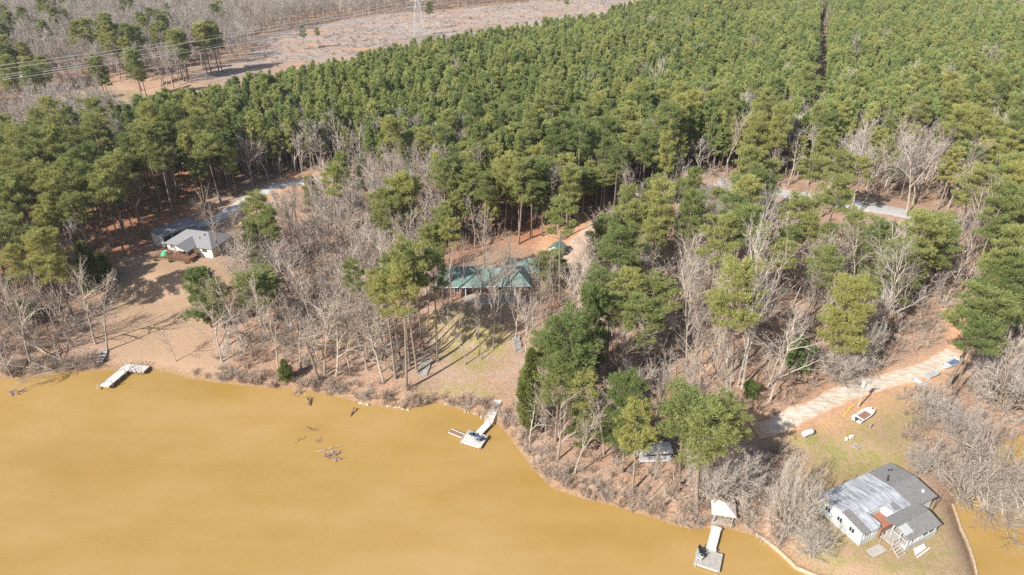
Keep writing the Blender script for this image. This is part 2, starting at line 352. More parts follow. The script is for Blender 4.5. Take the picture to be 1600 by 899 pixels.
# ------------------------------------------------------------------ roads and drives
def strip(name, pts, width, mat, label, cat, zoff=.10, ragged=0.0, step=1.0):
    pts = [np.array(p[:2]) for p in pts]; out = []
    for i in range(len(pts) - 1):
        p0 = pts[max(i - 1, 0)]; p1 = pts[i]; p2 = pts[i + 1]; p3 = pts[min(i + 2, len(pts) - 1)]
        k = max(2, int(np.linalg.norm(p2 - p1) / step))
        for t in np.arange(k) / k:
            out.append(.5 * (2 * p1 + (p2 - p0) * t + (2 * p0 - 5 * p1 + 4 * p2 - p3) * t * t + (3 * p1 - p0 - 3 * p2 + p3) * t ** 3))
    out.append(pts[-1]); out = np.array(out); tg = np.gradient(out, axis=0); tg /= np.linalg.norm(tg, axis=1)[:, None]
    nr = np.stack([-tg[:, 1], tg[:, 0]], 1); nc = 7; V = []
    wob = [[mnoise.noise(Vector((i * .14, s * 9.1, 3.3))) * ragged * 1.3 + mnoise.noise(Vector((i * .4, s * 5.1, 8.3))) * ragged * .5 for i in range(len(out))] for s in (0, 1)]
    for i in range(len(out)):
        for k in range(nc):
            s = -1 + 2 * k / (nc - 1); hw = width / 2 + (wob[0][i] if s < 0 else wob[1][i])
            p = out[i] + nr[i] * s * hw; V.append((p[0], p[1], h1(p[0], p[1]) + zoff - (.14 if abs(s) == 1 else 0)))
    I = np.arange(len(V)).reshape(-1, nc); edge = np.maximum(np.tile(np.abs(np.linspace(-1, 1, nc)), len(out)), np.repeat(1.35 * np.clip(1 - np.minimum(np.arange(len(out)), np.arange(len(out))[::-1]) / 9, 0, 1), nc))
    F = np.stack([I[:-1, :-1], I[1:, :-1], I[1:, 1:], I[:-1, 1:]], -1).reshape(-1, 4)
    F = F[:, ::-1]
    me_ = np_mesh(name, np.array(V), F, [mat], True); a = me_.attributes.new('edge', 'FLOAT', 'POINT'); a.data.foreach_set('value', edge.astype(np.float32))
    o = obj(name, me_); tag(o, label, cat, kind='structure'); return out
m, n, b, _ = nodes('gravel'); P = pos(n)
gp = n.nodes.new('ShaderNodeMapping'); gp.inputs['Rotation'].default_value = (0, 0, -.55); gp.inputs['Scale'].default_value = (.35, 1.5, 1); n.links.new(P, gp.inputs[0])
c = ramp(n, noise(n, gp.outputs[0], 1.5, 8, .8), [(.30, (.25, .18, .12)), (.44, (.37, .305, .235)), (.54, (.46, .41, .345)), (.68, (.54, .51, .465))])
ea = n.nodes.new('ShaderNodeAttribute'); ea.attribute_name = 'edge'; ef = math_(n, 'ADD', ea.outputs['Fac'], math_(n, 'MULTIPLY', math_(n, 'SUBTRACT', noise(n, P, .9, 5, .75), .5), 1.6))
c = mixc(n, ramp(n, ef, [(.55, 0.0), (.95, 1.0)]), c, ramp(n, noise(n, P, 2.6, 6, .75), [(.3, (.33, .18, .10)), (.55, (.45, .28, .18)), (.75, (.54, .40, .29))]))
n.links.new(c, b.inputs[0]); b.inputs['Roughness'].default_value = 1; M['gravel'] = m
m, n, b, _ = nodes('asphalt'); P = pos(n)
c = ramp(n, noise(n, P, 1.2, 6, .7), [(.3, (.26, .255, .25)), (.7, (.40, .39, .375))])
n.links.new(c, b.inputs[0]); b.inputs['Roughness'].default_value = .9; M['asphalt'] = m
m, n, b, _ = nodes('pale_concrete_drive'); P = pos(n)
c = ramp(n, noise(n, P, .9, 6, .7), [(.3, (.31, .31, .31)), (.7, (.44, .44, .44))])
n.links.new(c, b.inputs[0]); b.inputs['Roughness'].default_value = .9; M['drive'] = m
DRV = [G(u, v) for (u, v) in [(303, 354), (330, 345), (360, 330), (395, 308), (430, 292), (470, 284), (520, 281), (600, 283)]]
strip('concrete_driveway', DRV, 4.6, M['drive'], 'pale concrete driveway curving up behind the cream house', 'driveway')
GRV = [G(u, v) for (u, v) in [(1178, 672), (1215, 664), (1260, 643), (1310, 620), (1365, 600), (1420, 585), (1470, 566), (1500, 548)]]
strip('gravel_drive', GRV, 4.0, M['gravel'], 'white gravel drive with ragged clay edges running to the point', 'gravel drive', ragged=.5, step=.6)
RDL = [G(u, v) for (u, v) in [(1120, 286), (1210, 301), (1300, 315), (1400, 331), (1500, 350), (1620, 374), (1760, 400)]]
strip('paved_road', RDL, 7.4, M['asphalt'], 'grey paved road crossing the hillside behind the trees', 'road')
DRT = [G(u, v) for (u, v) in [(1120, 290), (1040, 300), (990, 312), (940, 345), (900, 385), (885, 410), (850, 425)]]
strip('dirt_drive', DRT, 4.2, surf('packed_dirt', (.34, .235, .17), (.50, .385, .30), 1.2, 1, .3), 'packed dirt drive winding down to the green roofed house', 'dirt drive', ragged=.6)
DRT_PTS, DRV_PTS, GRV_PTS, RDL_PTS = [np.array([p[:2] for p in q]) for q in (DRT, DRV, GRV, RDL)]

# ------------------------------------------------------------------ tree shapes
def needles(C, D, m, L, w, spread, rs):
    """m slender faces fanned out from every tuft centre C along D"""
    N = len(C); C = np.repeat(C, m, 0); D = np.repeat(D, m, 0)
    d = D + rs.normal(0, spread, C.shape); d /= np.linalg.norm(d, axis=1)[:, None] + 1e-9
    s = np.cross(d, rs.normal(0, 1, C.shape)); s /= np.linalg.norm(s, axis=1)[:, None] + 1e-9
    ln = L * rs.uniform(.6, 1.25, (len(C), 1)); C = C + rs.normal(0, L * .28, C.shape)
    V = np.stack([C - s * w, C + s * w, C + d * ln + s * w * .25], 1).reshape(-1, 3)
    return V, np.arange(len(V)).reshape(-1, 3)
def pine(seed, H, cs, Rr, shape, dens=1.0, m=9, L=.55, w=.10, nb=None, clump=.22, lean=0.0):
    """returns trunk MB and crown arrays. shape(t): crown half-width, t from crown foot (0) to tip (1)"""
    rd = random.Random(seed); rs = np.random.default_rng(seed)
    T = MB(); k = 9; bx, by = rd.uniform(-.5, .5), rd.uniform(-.5, .5)
    ax = lambda z: Vector((lean * z + bx * math.sin(z / H * 3), by * math.sin(z / H * 2.4), z))
    r0 = .011 * H + .05
    T.tube([ax(H * .99 * i / k) - (Vector((0, 0, .5)) if i == 0 else Vector()) for i in range(k + 1)], [r0 * (1.25 if i == 0 else 1) * (1 - .88 * i / k) for i in range(k + 1)], 7)
    nb = nb or int(44 * (1 - cs) / .5); C = []; D = []; a = rd.uniform(0, 6)
    for i in range(nb):
        t = (i + rd.random()) / nb; z = H * (cs + (1 - cs) * t); a += 2.4 + rd.uniform(-.5, .5)
        ln = Rr * shape(t) * rd.uniform(.55, 1.12)
        if rd.random() < .14 and t < .7: continue
        el = -.12 + .75 * t + rd.uniform(-.15, .2)
        d = Vector((math.cos(a) * math.cos(el), math.sin(a) * math.cos(el), math.sin(el)))
        p0 = ax(z); p1 = p0 + d * ln * .55 + Vector((0, 0, .04 * ln)); p2 = p0 + d * ln + Vector((0, 0, .16 * ln))
        T.tube([p0, p1, p2], [r0 * .22 * (1 - .5 * t) + .015, .03, .012], 3, False)
        q = max(3, int(ln * 8 * dens)); sd_ = d.cross(Vector((0, 0, 1))).normalized(); nc = max(2, int(ln * 1.5)); per = max(2, q // nc)
        for j in range(nc):                                          # needle clumps on side shoots, denser towards the tip
            s = 1 - .78 * (j / nc) ** 1.3 * rd.uniform(.7, 1.1); cc = p0 + (p2 - p0) * s + sd_ * (rd.uniform(-1, 1) * clump * 1.9 * ln * (1.15 - s * .75)) + Vector((0, 0, rd.uniform(-.1, .25)))
            if nc > 2: T.tube([p0 + (p2 - p0) * (s * .8), cc], [.02, .01], 3, False)
            rc = clump * (.35 + .2 * ln) + .12
            for w_ in range(per):
                off = Vector((rd.gauss(0, 1), rd.gauss(0, 1), rd.gauss(0, .5))) * rc
                C.append(cc + off); D.append(d * .5 + Vector((0, 0, .7)) + off.normalized() * .5)
    for j in range(int(10 * dens)):
        C.append(ax(H * rd.uniform(.95, 1.0)) + Vector((rd.gauss(0, .25), rd.gauss(0, .25), .1))); D.append(Vector((rd.gauss(0, .4), rd.gauss(0, .4), 1)))
    V, Fc = needles(np.array(C), np.array(D), m, L, w, .65, rs)
    return T, V, Fc
def blob(seed, H, Rr, shape, N, m, L, w, z0=.04):
    """dense evergreen: tufts on an uneven shell round a short trunk"""
    rd = random.Random(seed); rs = np.random.default_rng(seed); T = MB()
    T.tube([(0, 0, -.4), (.05, 0, H * .4), (0, .04, H * .9)], [.018 * H + .03, .012 * H + .02, .02], 6); C = []; D = []
    for i in range(N):
        t = rd.random() ** .8; a = rd.uniform(0, 6.283); z = H * (z0 + (1 - z0) * t)
        lump = .70 + .80 * mnoise.noise(Vector((math.cos(a) * 1.6 + seed, math.sin(a) * 1.6, z * .75))) + .14 * math.sin(a * 3 + seed + z)
        r = Rr * shape(t) * lump * (1 - .45 * rd.random() ** 2)
        C.append((r * math.cos(a), r * math.sin(a), z)); D.append((math.cos(a) * .8, math.sin(a) * .8, .7))
    for i in range(26):
        t = .1 + .8 * rd.random(); a = rd.uniform(0, 6.283); z = H * t; r = Rr * shape(t) * .8
        T.tube([(0, 0, z * .85), (r * math.cos(a), r * math.sin(a), z)], [.05, .012], 3, False)
    V, Fc = needles(np.array(C), np.array(D), m, L, w, .8, rs); return T, V, Fc
def bare(seed, H, bole=.32, spread=.55, limbs=9, stems=1, twig=1.0, r0=None, up=.10, wob=.16, q3=6, q4=4, droop=0.0, thick=1.0):
    """leafless tree: returns trunk-and-limb MB and the arrays of its crown of branches and twigs"""
    rd = random.Random(seed); T = MB(); Cm = MB(); tri = []
    g = lambda s: Vector((rd.gauss(0, s), rd.gauss(0, s), rd.gauss(0, s)))
    def path(p, d, L, k, wb, tr):
        pts = [p.copy()]; d = d.normalized()
        for i in range(k):
            d = (d + g(wb) + Vector((0, 0, tr))).normalized(); p = p + d * (L / k); pts.append(p.copy())
        return pts, d
    def side(d, ang):
        a = d.orthogonal().normalized(); a = Matrix.Rotation(rd.uniform(0, 6.283), 3, d) @ a
        return (d * math.cos(ang) + a * math.sin(ang)).normalized()
    def sliver(p, d, L, w):
        s = d.cross(g(1)).normalized() * w; q = p + d * L; tri.append((p - s, p + s, q))
    def twigs(p, d, L, lv):
        pts, d2 = path(p, d, L, 2, .22, up * .8 - droop)
        for i in range(2):
            w = (.026 if i == 0 else .017) * twig; s = (pts[i + 1] - pts[i]).cross(g(1)).normalized() * w
            tri.append((pts[i] - s, pts[i] + s, pts[i + 1]))
        for j in range(q4):
            t = rd.uniform(.15, 1); pp = pts[0].lerp(pts[1], t * 2) if t < .5 else pts[1].lerp(pts[2], t * 2 - 1)
            sliver(pp, (side(d2, rd.uniform(.35, .9)) + Vector((0, 0, up - droop))).normalized(), L * rd.uniform(.35, .75), .014 * twig)
    def branch(p, d, L, r):
        pts, d2 = path(p, d, L, 3, .17, up - droop)
        Cm.tube(pts, [r, r * .72, r * .45, max(.012, r * .2)], 3, False)
        for j in range(q3):
            t = rd.uniform(.12, 1); i = min(2, int(t * 3)); pp = pts[i].lerp(pts[i + 1], t * 3 - i); dd = (pts[i + 1] - pts[i]).normalized()
            twigs(pp, side(dd, rd.uniform(.35, .95)), L * rd.uniform(.28, .6), 3)
        twigs(pts[-1], d2, L * .4, 3)
    def limb(p, d, L, r):
        pts, d2 = path(p, d, L, 5, wob, up)
        T.tube(pts, [r * (1 - .8 * i / 5) + .012 for i in range(6)], 4, False)
        nbr = 6
        for j in range(nbr):
            t = .2 + .8 * (j + rd.random()) / nbr; i = min(4, int(t * 5)); pp = pts[i].lerp(pts[i + 1], min(1, t * 5 - i)); dd = (pts[i + 1] - pts[i]).normalized()
            branch(pp, side(dd, rd.uniform(.4, .95)), L * rd.uniform(.28, .55) * (1.25 - .5 * t), r * .46 * (1.1 - .6 * t) + .018)
        branch(pts[-1], d2, L * .35, r * .22 + .012)
    for s in range(stems):
        az = rd.uniform(0, 6.283) if stems < 3 else 6.283 * (s + rd.random() * .6) / stems
        ln = 0 if stems == 1 else spread * rd.uniform(.5, 1.1)
        d = Vector((math.cos(az) * ln, math.sin(az) * ln, 1)).normalized(); hh = H * (rd.uniform(.8, 1) if stems > 1 else 1)
        rr = (r0 or (.011 * H + .03)) * thick * (1 if stems == 1 else .72)
        off = Vector((math.cos(az), math.sin(az), 0)) * (0 if stems == 1 else rr * 1.1)
        pts, d2 = path(off + Vector((0, 0, -.5)), d, hh * .92, 9, wob * .28, .03)
        T.tube(pts, [rr * (1.25 if i == 0 else 1) * (1 - .87 * i / 9) + .01 for i in range(10)], 6, False)
        nl = max(3, limbs // (1 if stems == 1 else 2))
        for j in range(nl):
            t = bole + (1 - bole) * (j + rd.random()) / nl; t = min(.97, t); i = min(8, int(t * 9)); pp = pts[i].lerp(pts[i + 1], t * 9 - i)
            dd = (pts[i + 1] - pts[i]).normalized(); ang = spread * rd.uniform(.75, 1.3) * (1.15 - .35 * t)
            limb(pp, side(dd, ang), hh * (.46 - .26 * (t - bole) / (1 - bole)) * rd.uniform(.75, 1.15) * (.6 + .75 * spread), rr * (.6 - .3 * t) + .02)
        limb(pts[-1], d2, hh * .14, rr * .15)
    o = len(Cm.v); tv = [tuple(p) for t in tri for p in t]
    Cm.f = [q for f in Cm.f for q in ((f[0], f[1], f[2]), (f[0], f[2], f[3]))] + [(o + 3 * i, o + 3 * i + 1, o + 3 * i + 2) for i in range(len(tri))]
    return T, np.array(Cm.v + tv), np.array(Cm.f)
def brushy(seed, H, stems=14, fan=.75, q=7, w=.014, up=.06):
    rd = random.Random(seed); tri = []; T = MB(); g = lambda s: Vector((rd.gauss(0, s), rd.gauss(0, s), rd.gauss(0, s)))
    for s in range(stems):
        az = rd.uniform(0, 6.283); f = fan * math.sqrt(rd.random()) * 1.15; p = Vector((math.cos(az) * .16 * H * rd.random(), math.sin(az) * .16 * H * rd.random(), -.1)); d = Vector((math.cos(az) * f, math.sin(az) * f, 1)).normalized()
        L = H * rd.uniform(.7, 1.1); k = 4; ww = w * 1.7
        for i in range(k):
            d = (d + g(.13) + Vector((0, 0, up))).normalized(); q0 = p; p = p + d * L / k; sd = d.cross(g(1)).normalized() * ww
            tri.append((q0 - sd, q0 + sd, p)); tri.append((q0 + d.cross(sd), q0 - d.cross(sd), p)); ww *= .85
            for j in range(q):
                e = (d + g(.55)).normalized(); pp = q0.lerp(p, rd.random()); l = L * rd.uniform(.16, .42) * (1 - .12 * i); sd = e.cross(g(1)).normalized() * w
                tri.append((pp - sd, pp + sd, pp + e * l)); e2 = (e + g(.6)).normalized(); pm = pp + e * l * .5; sd = e2.cross(g(1)).normalized() * w * .8
                tri.append((pm - sd, pm + sd, pm + e2 * l * .6)); e2 = (e + g(.7)).normalized(); tri.append((pm - sd, pm + sd, pm + e2 * l * .5))
    V = np.array([tuple(p) for t in tri for p in t]); return V, np.arange(len(V)).reshape(-1, 3)

rounded = lambda t: (max(0.0, 1 - (abs(t - .36) / .66) ** 2.2)) ** .5
coney = lambda t: (1 - t) ** .75 * min(1, .55 + t * 3)
flat = lambda t: min(1, .5 + t * 1.2) * (max(0, 1 - t ** 4)) ** .5
KINDS = {}
def reg(kind, look, T, V, Fc, tm, cm, H, Rr):
    t = T.mesh(kind + '_trunk', M[tm]) if T else None; c = np_mesh(kind + '_crown', V, Fc, [M[cm]])
    KINDS.setdefault(kind, []).append(dict(look=look, trunk=t, crown=c, H=H, R=Rr))
for i in range(5): reg('mature', 'tall open-crowned pine', *pine(100 + i, 24, .50 + .05 * i, 4.0, rounded, 2.2, 12, .50, .046, clump=.30, lean=.01 * (i - 2)), 'bark', 'pine', 24, 4.0)
for i in range(3): reg('lanky', 'lanky pine with high sparse crown', *pine(200 + i, 25, .66 + .03 * i, 3.2, rounded, 2.1, 12, .48, .046, nb=26, clump=.29, lean=.02 * (i - 1)), 'bark', 'pine', 25, 3.2)
for i in range(3): reg('broad', 'broad round-crowned pine', *pine(300 + i, 19, .34, 5.2, flat if i == 1 else rounded, 2.4, 12, .50, .046, nb=60, clump=.29), 'bark', 'pine', 19, 5.2)
for i in range(4): reg('stand', 'straight plantation pine', *pine(400 + i, 17, .42, 2.5, coney if i % 2 else rounded, 1.9, 15, .46, .05, nb=44, clump=.27), 'bark', 'young', 17, 2.5)
for i in range(2): reg('cedar', 'dense cone-shaped cedar', *blob(500 + i, 9, 2.2, lambda t: (1 - t) ** .6 * min(1, .5 + 4 * t), 1500, 11, .40, .05), 'bark', 'cedar', 9, 2.2)
for i in range(2): reg('holly', 'glossy dark evergreen', *blob(520 + i, 6, 2.2, lambda t: math.sqrt(max(0, 1 - (2 * t - .9) ** 2)) * .95 + .05, 900, 7, .26, .09), 'bark', 'holly', 6, 2.2)
for i in range(3): reg('smallpine', 'short bushy pine', *pine(540 + i, 10, .14, 3.0, rounded, 2.2, 16, .44, .046, nb=50, clump=.26), 'bark', 'pine', 10, 3.0)
for i in range(4): reg('oak', 'spreading bare oak', *bare(600 + i, 17, .26, .72, 10, 1, .9, q3=4, q4=3), 'pale_bark', 'twig', 17, 6.5)
for i in range(4): reg('slender', 'slender upright bare tree', *bare(620 + i, 18, .42, .46, 8, 1, .9, r0=.18, q3=4, q4=3), 'pale_bark', 'twig', 18, 3.6)
for i in range(2): reg('whitetree', 'white-barked bare sycamore', *bare(640 + i, 24, .38, .58, 9, 1, 1.0, r0=.27, q3=5, q4=3), 'white_bark', 'grey_twig', 24, 6.5)
for i in range(3): reg('willow', 'multi-stemmed bare willow', *bare(660 + i, 10, .12, .95, 14, 12, .75, r0=.11, up=.06, q3=5, q4=6), 'pale_bark', 'grey_twig', 10, 7.5)
for i in range(2): reg('sapling', 'thin bare sapling', *bare(680 + i, 9, .35, .45, 6, 1, .8, r0=.07, q3=4, q4=4), 'pale_bark', 'twig', 9, 2.4)
# simplified shapes for the far woods
FAR = {}
def regfar(kind, T, V, Fc, tm, cm):
    Tv = np.array(T.v); tf = [q for f in T.f for q in [(f[0], f[i], f[i + 1]) for i in range(1, len(f) - 1)]]
    me = np_mesh('far_' + kind, np.concatenate([Tv, V]), np.concatenate([np.array(tf), Fc + len(Tv)]), [M[tm], M[cm]], False, [0] * len(tf) + [1] * len(Fc))
    FAR.setdefault(kind, []).append(me)
for i in range(5): regfar('pine', *pine(700 + i, 18, .40, 2.0, coney if i % 3 else rounded, 2.0, 7, .50, .10, nb=42, clump=.27), 'bark', 'young')
for i in range(3): regfar('oldpine', *pine(720 + i, 23, .5, 3.8, rounded, 1.3, 9, .58, .11, nb=40, clump=.27), 'bark', 'pine')
for i in range(4): regfar('bare', *bare(740 + i, 16, .3, .5, 7, 1, 2.0, q3=4, q4=3), 'pale_bark', 'grey_twig')
BRUSH = [np_mesh('brush_mesh', *brushy(800 + i, 1.6 + .3 * i), [M['brush'] if i < 3 else M['twig']]) for i in range(5)]

# ------------------------------------------------------------------ where the trees stand
TILT = {'oak': .07, 'slender': .075, 'sapling': .10, 'willow': .03, 'cedar': .01, 'holly': .01, 'stand': .015, 'whitetree': .02}
TREES = []                                                          # dict(kind, x, y, h, r, var, label)
def put(kind, x, y, h=None, r=None, label=None, var=None, rz=None, tilt=None):
    ks = KINDS[kind]; var = random.randrange(len(ks)) if var is None else var % len(ks); k = ks[var]
    h = h or k['H'] * random.uniform(.82, 1.12); r = r or k['R'] * (h / k['H']) ** .6 * random.uniform(.85, 1.15)
    TREES.append(dict(kind=kind, x=x, y=y, z=h1(x, y), h=h, r=r, var=var, label=label, rz=random.uniform(0, 6.283) if rz is None else rz, tilt=tilt or (random.gauss(0, TILT.get(kind, .03)), random.gauss(0, TILT.get(kind, .03)))))
def height_for(g, vtop):
    k = (449.5 - vtop) / FPX       # up/depth at the tip
    y = g[1]                        # y sin - (H-z) cos = k (y cos + (H-z) sin)  ->  solve for H-z
    hz = (y * math.sin(PITCH) - k * y * math.cos(PITCH)) / (math.cos(PITCH) + k * math.sin(PITCH))
    return CAM_H - hz - g[2]
def hero(kind, u, v, vtop, rpx=None, label=None, var=None, rz=None, tilt=None):
    g = G(u, v); h = max(1.5, height_for(g, vtop)); dep = proj(*g)[2]
    put(kind, g[0], g[1], h, rpx * dep / FPX if rpx else None, label, var, rz, tilt)
HEROES = [
 # pines and evergreens: kind, base u, v, tip v, crown radius px, label
 ('broad', 642, 398, 280, 30, 'big dark round-crowned pine on the slope left of the green roofed house'),
 ('broad', 612, 405, 300, 30, 'olive round-crowned pine just left of the darkest round pine'),
 ('mature', 652, 582, 385, 27, 'tall straight pine whose trunk stands beside the lower hillside stairs'),
 ('lanky', 635, 610, 430, 24, 'leaning pine at the waterline with its long shadow on green grass'),
 ('lanky', 640, 572, 405, 20, 'thin-trunked pine close behind the leaning waterline pine'),
 ('lanky', 683, 565, 398, 20, 'tall pine right of the lower hillside stairs'),
 ('lanky', 602, 560, 430, 18, None), ('lanky', 560, 540, 415, 16, None),
 ('lanky', 692, 466, 330, 18, 'lanky pine rising past the left end of the green roof'),
 ('lanky', 706, 471, 345, 16, 'brown-trunked pine in front of the green roof near its left end'),
 ('mature', 697, 365, 252, 20, None), ('mature', 715, 360, 248, 20, None), ('mature', 738, 372, 262, 20, None),
 ('mature', 810, 382, 255, 24, None), ('mature', 830, 372, 250, 24, None), ('mature', 788, 368, 250, 22, None), ('mature', 850, 352, 252, 22, None),
 ('mature', 885, 372, 268, 21, 'yellowish pine above the red pine straw behind the green shed'), ('mature', 908, 345, 266, 20, 'yellowish pine beside the dirt drive bend'),
 ('mature', 942, 340, 262, 21, None), ('mature', 1022, 372, 281, 22, None), ('stand', 1035, 378, 290, 16, None), ('mature', 1062, 365, 285, 22, None), ('mature', 1090, 372, 300, 20, None),
 ('broad', 947, 446, 345, 30, 'flat-topped olive pine beside the end of the dirt drive'), ('broad', 987, 432, 322, 34, 'broad olive pine right of the dirt drive bend'), ('mature', 1010, 470, 350, 22, None),
 ('smallpine', 858, 440, 398, 26, 'bushy pine half hiding the green roofed wing'),
 ('smallpine', 985, 470, 412, 26, None), ('broad', 1162, 388, 275, 28, None),
 ('mature', 1127, 598, 418, 40, 'tall clear-boled pine with round crown left of the big white sycamore'),
 ('mature', 1219, 447, 312, 29, 'pine with pale leaning trunk below the paved road'),
 ('mature', 1250, 345, 252, 22, None), ('mature', 1282, 340, 240, 22, None), ('lanky', 1320, 345, 250, 18, None),
 ('broad', 1345, 470, 355, 34, None), ('broad', 1395, 480, 345, 36, None), ('mature', 1430, 470, 350, 28, None), ('broad', 1375, 500, 390, 34, None), ('mature', 1440, 430, 335, 28, None),
 ('mature', 1490, 385, 265, 26, None), ('broad', 1530, 385, 250, 30, None), ('broad', 1560, 400, 268, 34, None), ('mature', 1600, 395, 262, 30, None),
 ('broad', 1535, 540, 415, 44, 'wide yellow-green pine at the right edge above the clay bank'), ('mature', 1590, 520, 380, 36, None), ('mature', 1600, 470, 340, 34, None),
 ('mature', 1478, 606, 452, 46, 'big twin-trunked looking pine leaning over the parked boats'),
 ('lanky', 1484, 634, 505, 24, 'bare-trunked pine casting a thick black shadow beside the parked boats'),
 ('broad', 1297, 582, 445, 36, 'olive pine standing above the bend of the gravel drive'),
 ('mature', 1005, 560, 440, 34, None), ('mature', 975, 560, 432, 30, None), ('mature', 935, 545, 425, 26, None),
 ('mature', 882, 672, 498, 40, 'large pine at the top of the bank right of the mid dock'),
 ('mature', 852, 650, 522, 30, None), ('smallpine', 908, 702, 615, 24, None), ('mature', 990, 590, 470, 36, None), ('mature', 868, 690, 560, 30, None), ('cedar', 826, 672, 548, 25, 'dark cone-shaped cedar beside the top of the dock stairs'), ('oak', 852, 692, 600, 24, None),
 ('smallpine', 912, 602, 462, 24, 'tall dark evergreen between the two big shoreline pines'),
 ('lanky', 905, 705, 590, 24, None), ('broad', 973, 738, 602, 36, 'round-crowned pine with a pale trunk on the bank left of the white canopy boat'),
 ('mature', 988, 768, 640, 28, None), ('mature', 1088, 792, 642, 50, 'largest olive pine on the point, overhanging the white canopy boat'), ('mature', 1062, 762, 620, 42, None), ('mature', 1108, 770, 632, 36, None),
 ('smallpine', 413, 420, 345, 29, 'dense dark green pine at the lawn edge right of the cream house'),
 ('smallpine', 330, 512, 430, 28, 'small pine standing at the right edge of the tan lawn'), ('lanky', 357, 540, 448, 16, None),
 ('mature', 408, 510, 425, 36, None), ('smallpine', 540, 300, 244, 16, None), ('smallpine', 570, 300, 252, 14, None), ('smallpine', 598, 268, 240, 12, None), ('smallpine', 490, 330, 280, 12, None),
 ('holly', 1240, 582, 528, 25, 'glossy dark green bush-like evergreen under the olive pine by the gravel drive'), ('holly', 1170, 622, 595, 14, 'small bright evergreen bush right of the white sycamore base'), ('cedar', 448, 596, 562, 14, 'grey-green cedar bush on the shore bank'),
 ('holly', 905, 560, 500, 22, None), ('cedar', 150, 455, 380, 26, None), ('cedar', 168, 440, 395, 18, None), ('holly', 45, 500, 470, 24, None),
 # bare trees
 ('oak', 782, 506, 392, 32, None), ('slender', 700, 500, 392, 18, None), ('slender', 770, 545, 440, 18, None), ('oak', 690, 540, 440, 24, None), ('slender', 744, 532, 430, 18, None), ('oak', 805, 530, 440, 24, None), ('slender', 668, 520, 410, 18, None), ('oak', 838, 470, 400, 24, None), ('slender', 720, 482, 375, 16, None),
 ('oak', 846, 520, 430, 26, None), ('slender', 868, 500, 410, 18, None), ('oak', 832, 562, 470, 24, None), ('slender', 752, 562, 470, 16, None), ('oak', 90, 520, 430, 32, None), ('oak', 40, 530, 440, 30, None), ('slender', 110, 540, 455, 18, None),
 ('lanky', 662, 548, 400, 18, None), ('lanky', 625, 560, 405, 18, None), ('lanky', 618, 592, 440, 20, None), ('mature', 672, 470, 352, 20, None),
 ('whitetree', 1159, 607, 372, 48, 'tallest white-barked sycamore on the slope, forked low'),
 ('whitetree', 1153, 604, 430, 26, 'thinner white trunk right against the tallest sycamore'),
 ('oak', 665, 412, 318, 40, 'white-limbed bare oak just behind the left end of the green roof'),
 ('oak', 752, 486, 352, 42, 'big spreading bare tree in front of the middle of the green roof'),
 ('oak', 763, 488, 380, 28, None), ('slender', 802, 494, 372, 24, 'bare tree in front of the right end of the green roof'),
 ('oak', 727, 570, 470, 26, 'bare tree with drooping grey branches above the grassy bank'),
 ('oak', 150, 538, 415, 46, 'larger of two bare trees on the lawn edge behind the small boat'), ('slender', 168, 548, 440, 30, 'thinner bare tree leaning beside the small boat, shadow across the lawn'),
 ('oak', 345, 288, 232, 32, None), ('oak', 348, 400, 298, 36, 'bare tree with pale limbs in front of the cream house right end'), ('slender', 368, 412, 330, 20, None),
 ('oak', 420, 282, 222, 30, None), ('oak', 395, 292, 222, 28, None),
 ('slender', 760, 340, 232, 18, None), ('slender', 735, 335, 245, 16, None), ('whitetree', 931, 325, 240, 18, None), ('whitetree', 961, 325, 238, 18, None),
 ('whitetree', 1090, 398, 300, 22, None), ('oak', 1062, 448, 372, 24, None), ('whitetree', 1171, 445, 300, 26, None), ('oak', 925, 458, 388, 40, 'big pale bare tree right of the house patio'),
 ('oak', 890, 470, 410, 34, None), ('oak', 860, 485, 425, 30, None), ('whitetree', 1415, 335, 220, 42, None), ('oak', 1517, 262, 178, 46, 'large white-limbed spreading bare tree above the paved road at right'),
 ('whitetree', 1330, 340, 225, 30, None), ('oak', 1350, 320, 225, 34, None), ('oak', 1560, 420, 330, 34, None), ('oak', 1520, 430, 345, 34, None),
 ('slender', 1125, 590, 500, 14, None), ('slender', 1077, 588, 515, 16, None), ('slender', 1018, 777, 705, 12, None),
 ('willow', 1335, 586, 490, 26, 'white multi-stemmed bare clump leaning over the gravel drive'),
 ('willow', 1548, 812, 692, 105, 'huge round bare willow right of the waterfront house'), ('willow', 1520, 792, 715, 72, 'lower bare willow filling the cove bank behind the huge round one'), ('willow', 1440, 742, 695, 34, 'small bare willow behind the waterfront house'),
 ('willow', 1224, 838, 722, 46, 'bare willow left of the waterfront house, nearest the seawall'), ('willow', 1268, 872, 815, 36, 'low purplish bare willow below the waterfront house'),
 ('willow', 1115, 790, 690, 54, 'tangled grey bare willow behind the lakeside hut'), ('willow', 1150, 770, 700, 44, None), ('willow', 1570, 640, 505, 70, 'large grey bare willow at the right edge above the cove'),
 ('willow', 1500, 690, 640, 40, None), ('willow', 1450, 650, 605, 40, 'low grey thicket-like willow beside the boat trailers'), ('willow', 1310, 598, 545, 40, None),
 ('oak', 20, 590, 505, 34, 'bare tree leaning over the water at the left edge'), ('oak', 60, 545, 470, 36, None), ('slender', 275, 565, 520, 16, 'small bare tree at the lawn shore right of the L dock'),
]
for hd in HEROES:
    kind, u, v, vt, rp, lb = hd
    hero(kind, u, v, vt, rp, lb)
NH = len(TREES)
HX = [(t['x'], t['y']) for t in TREES]
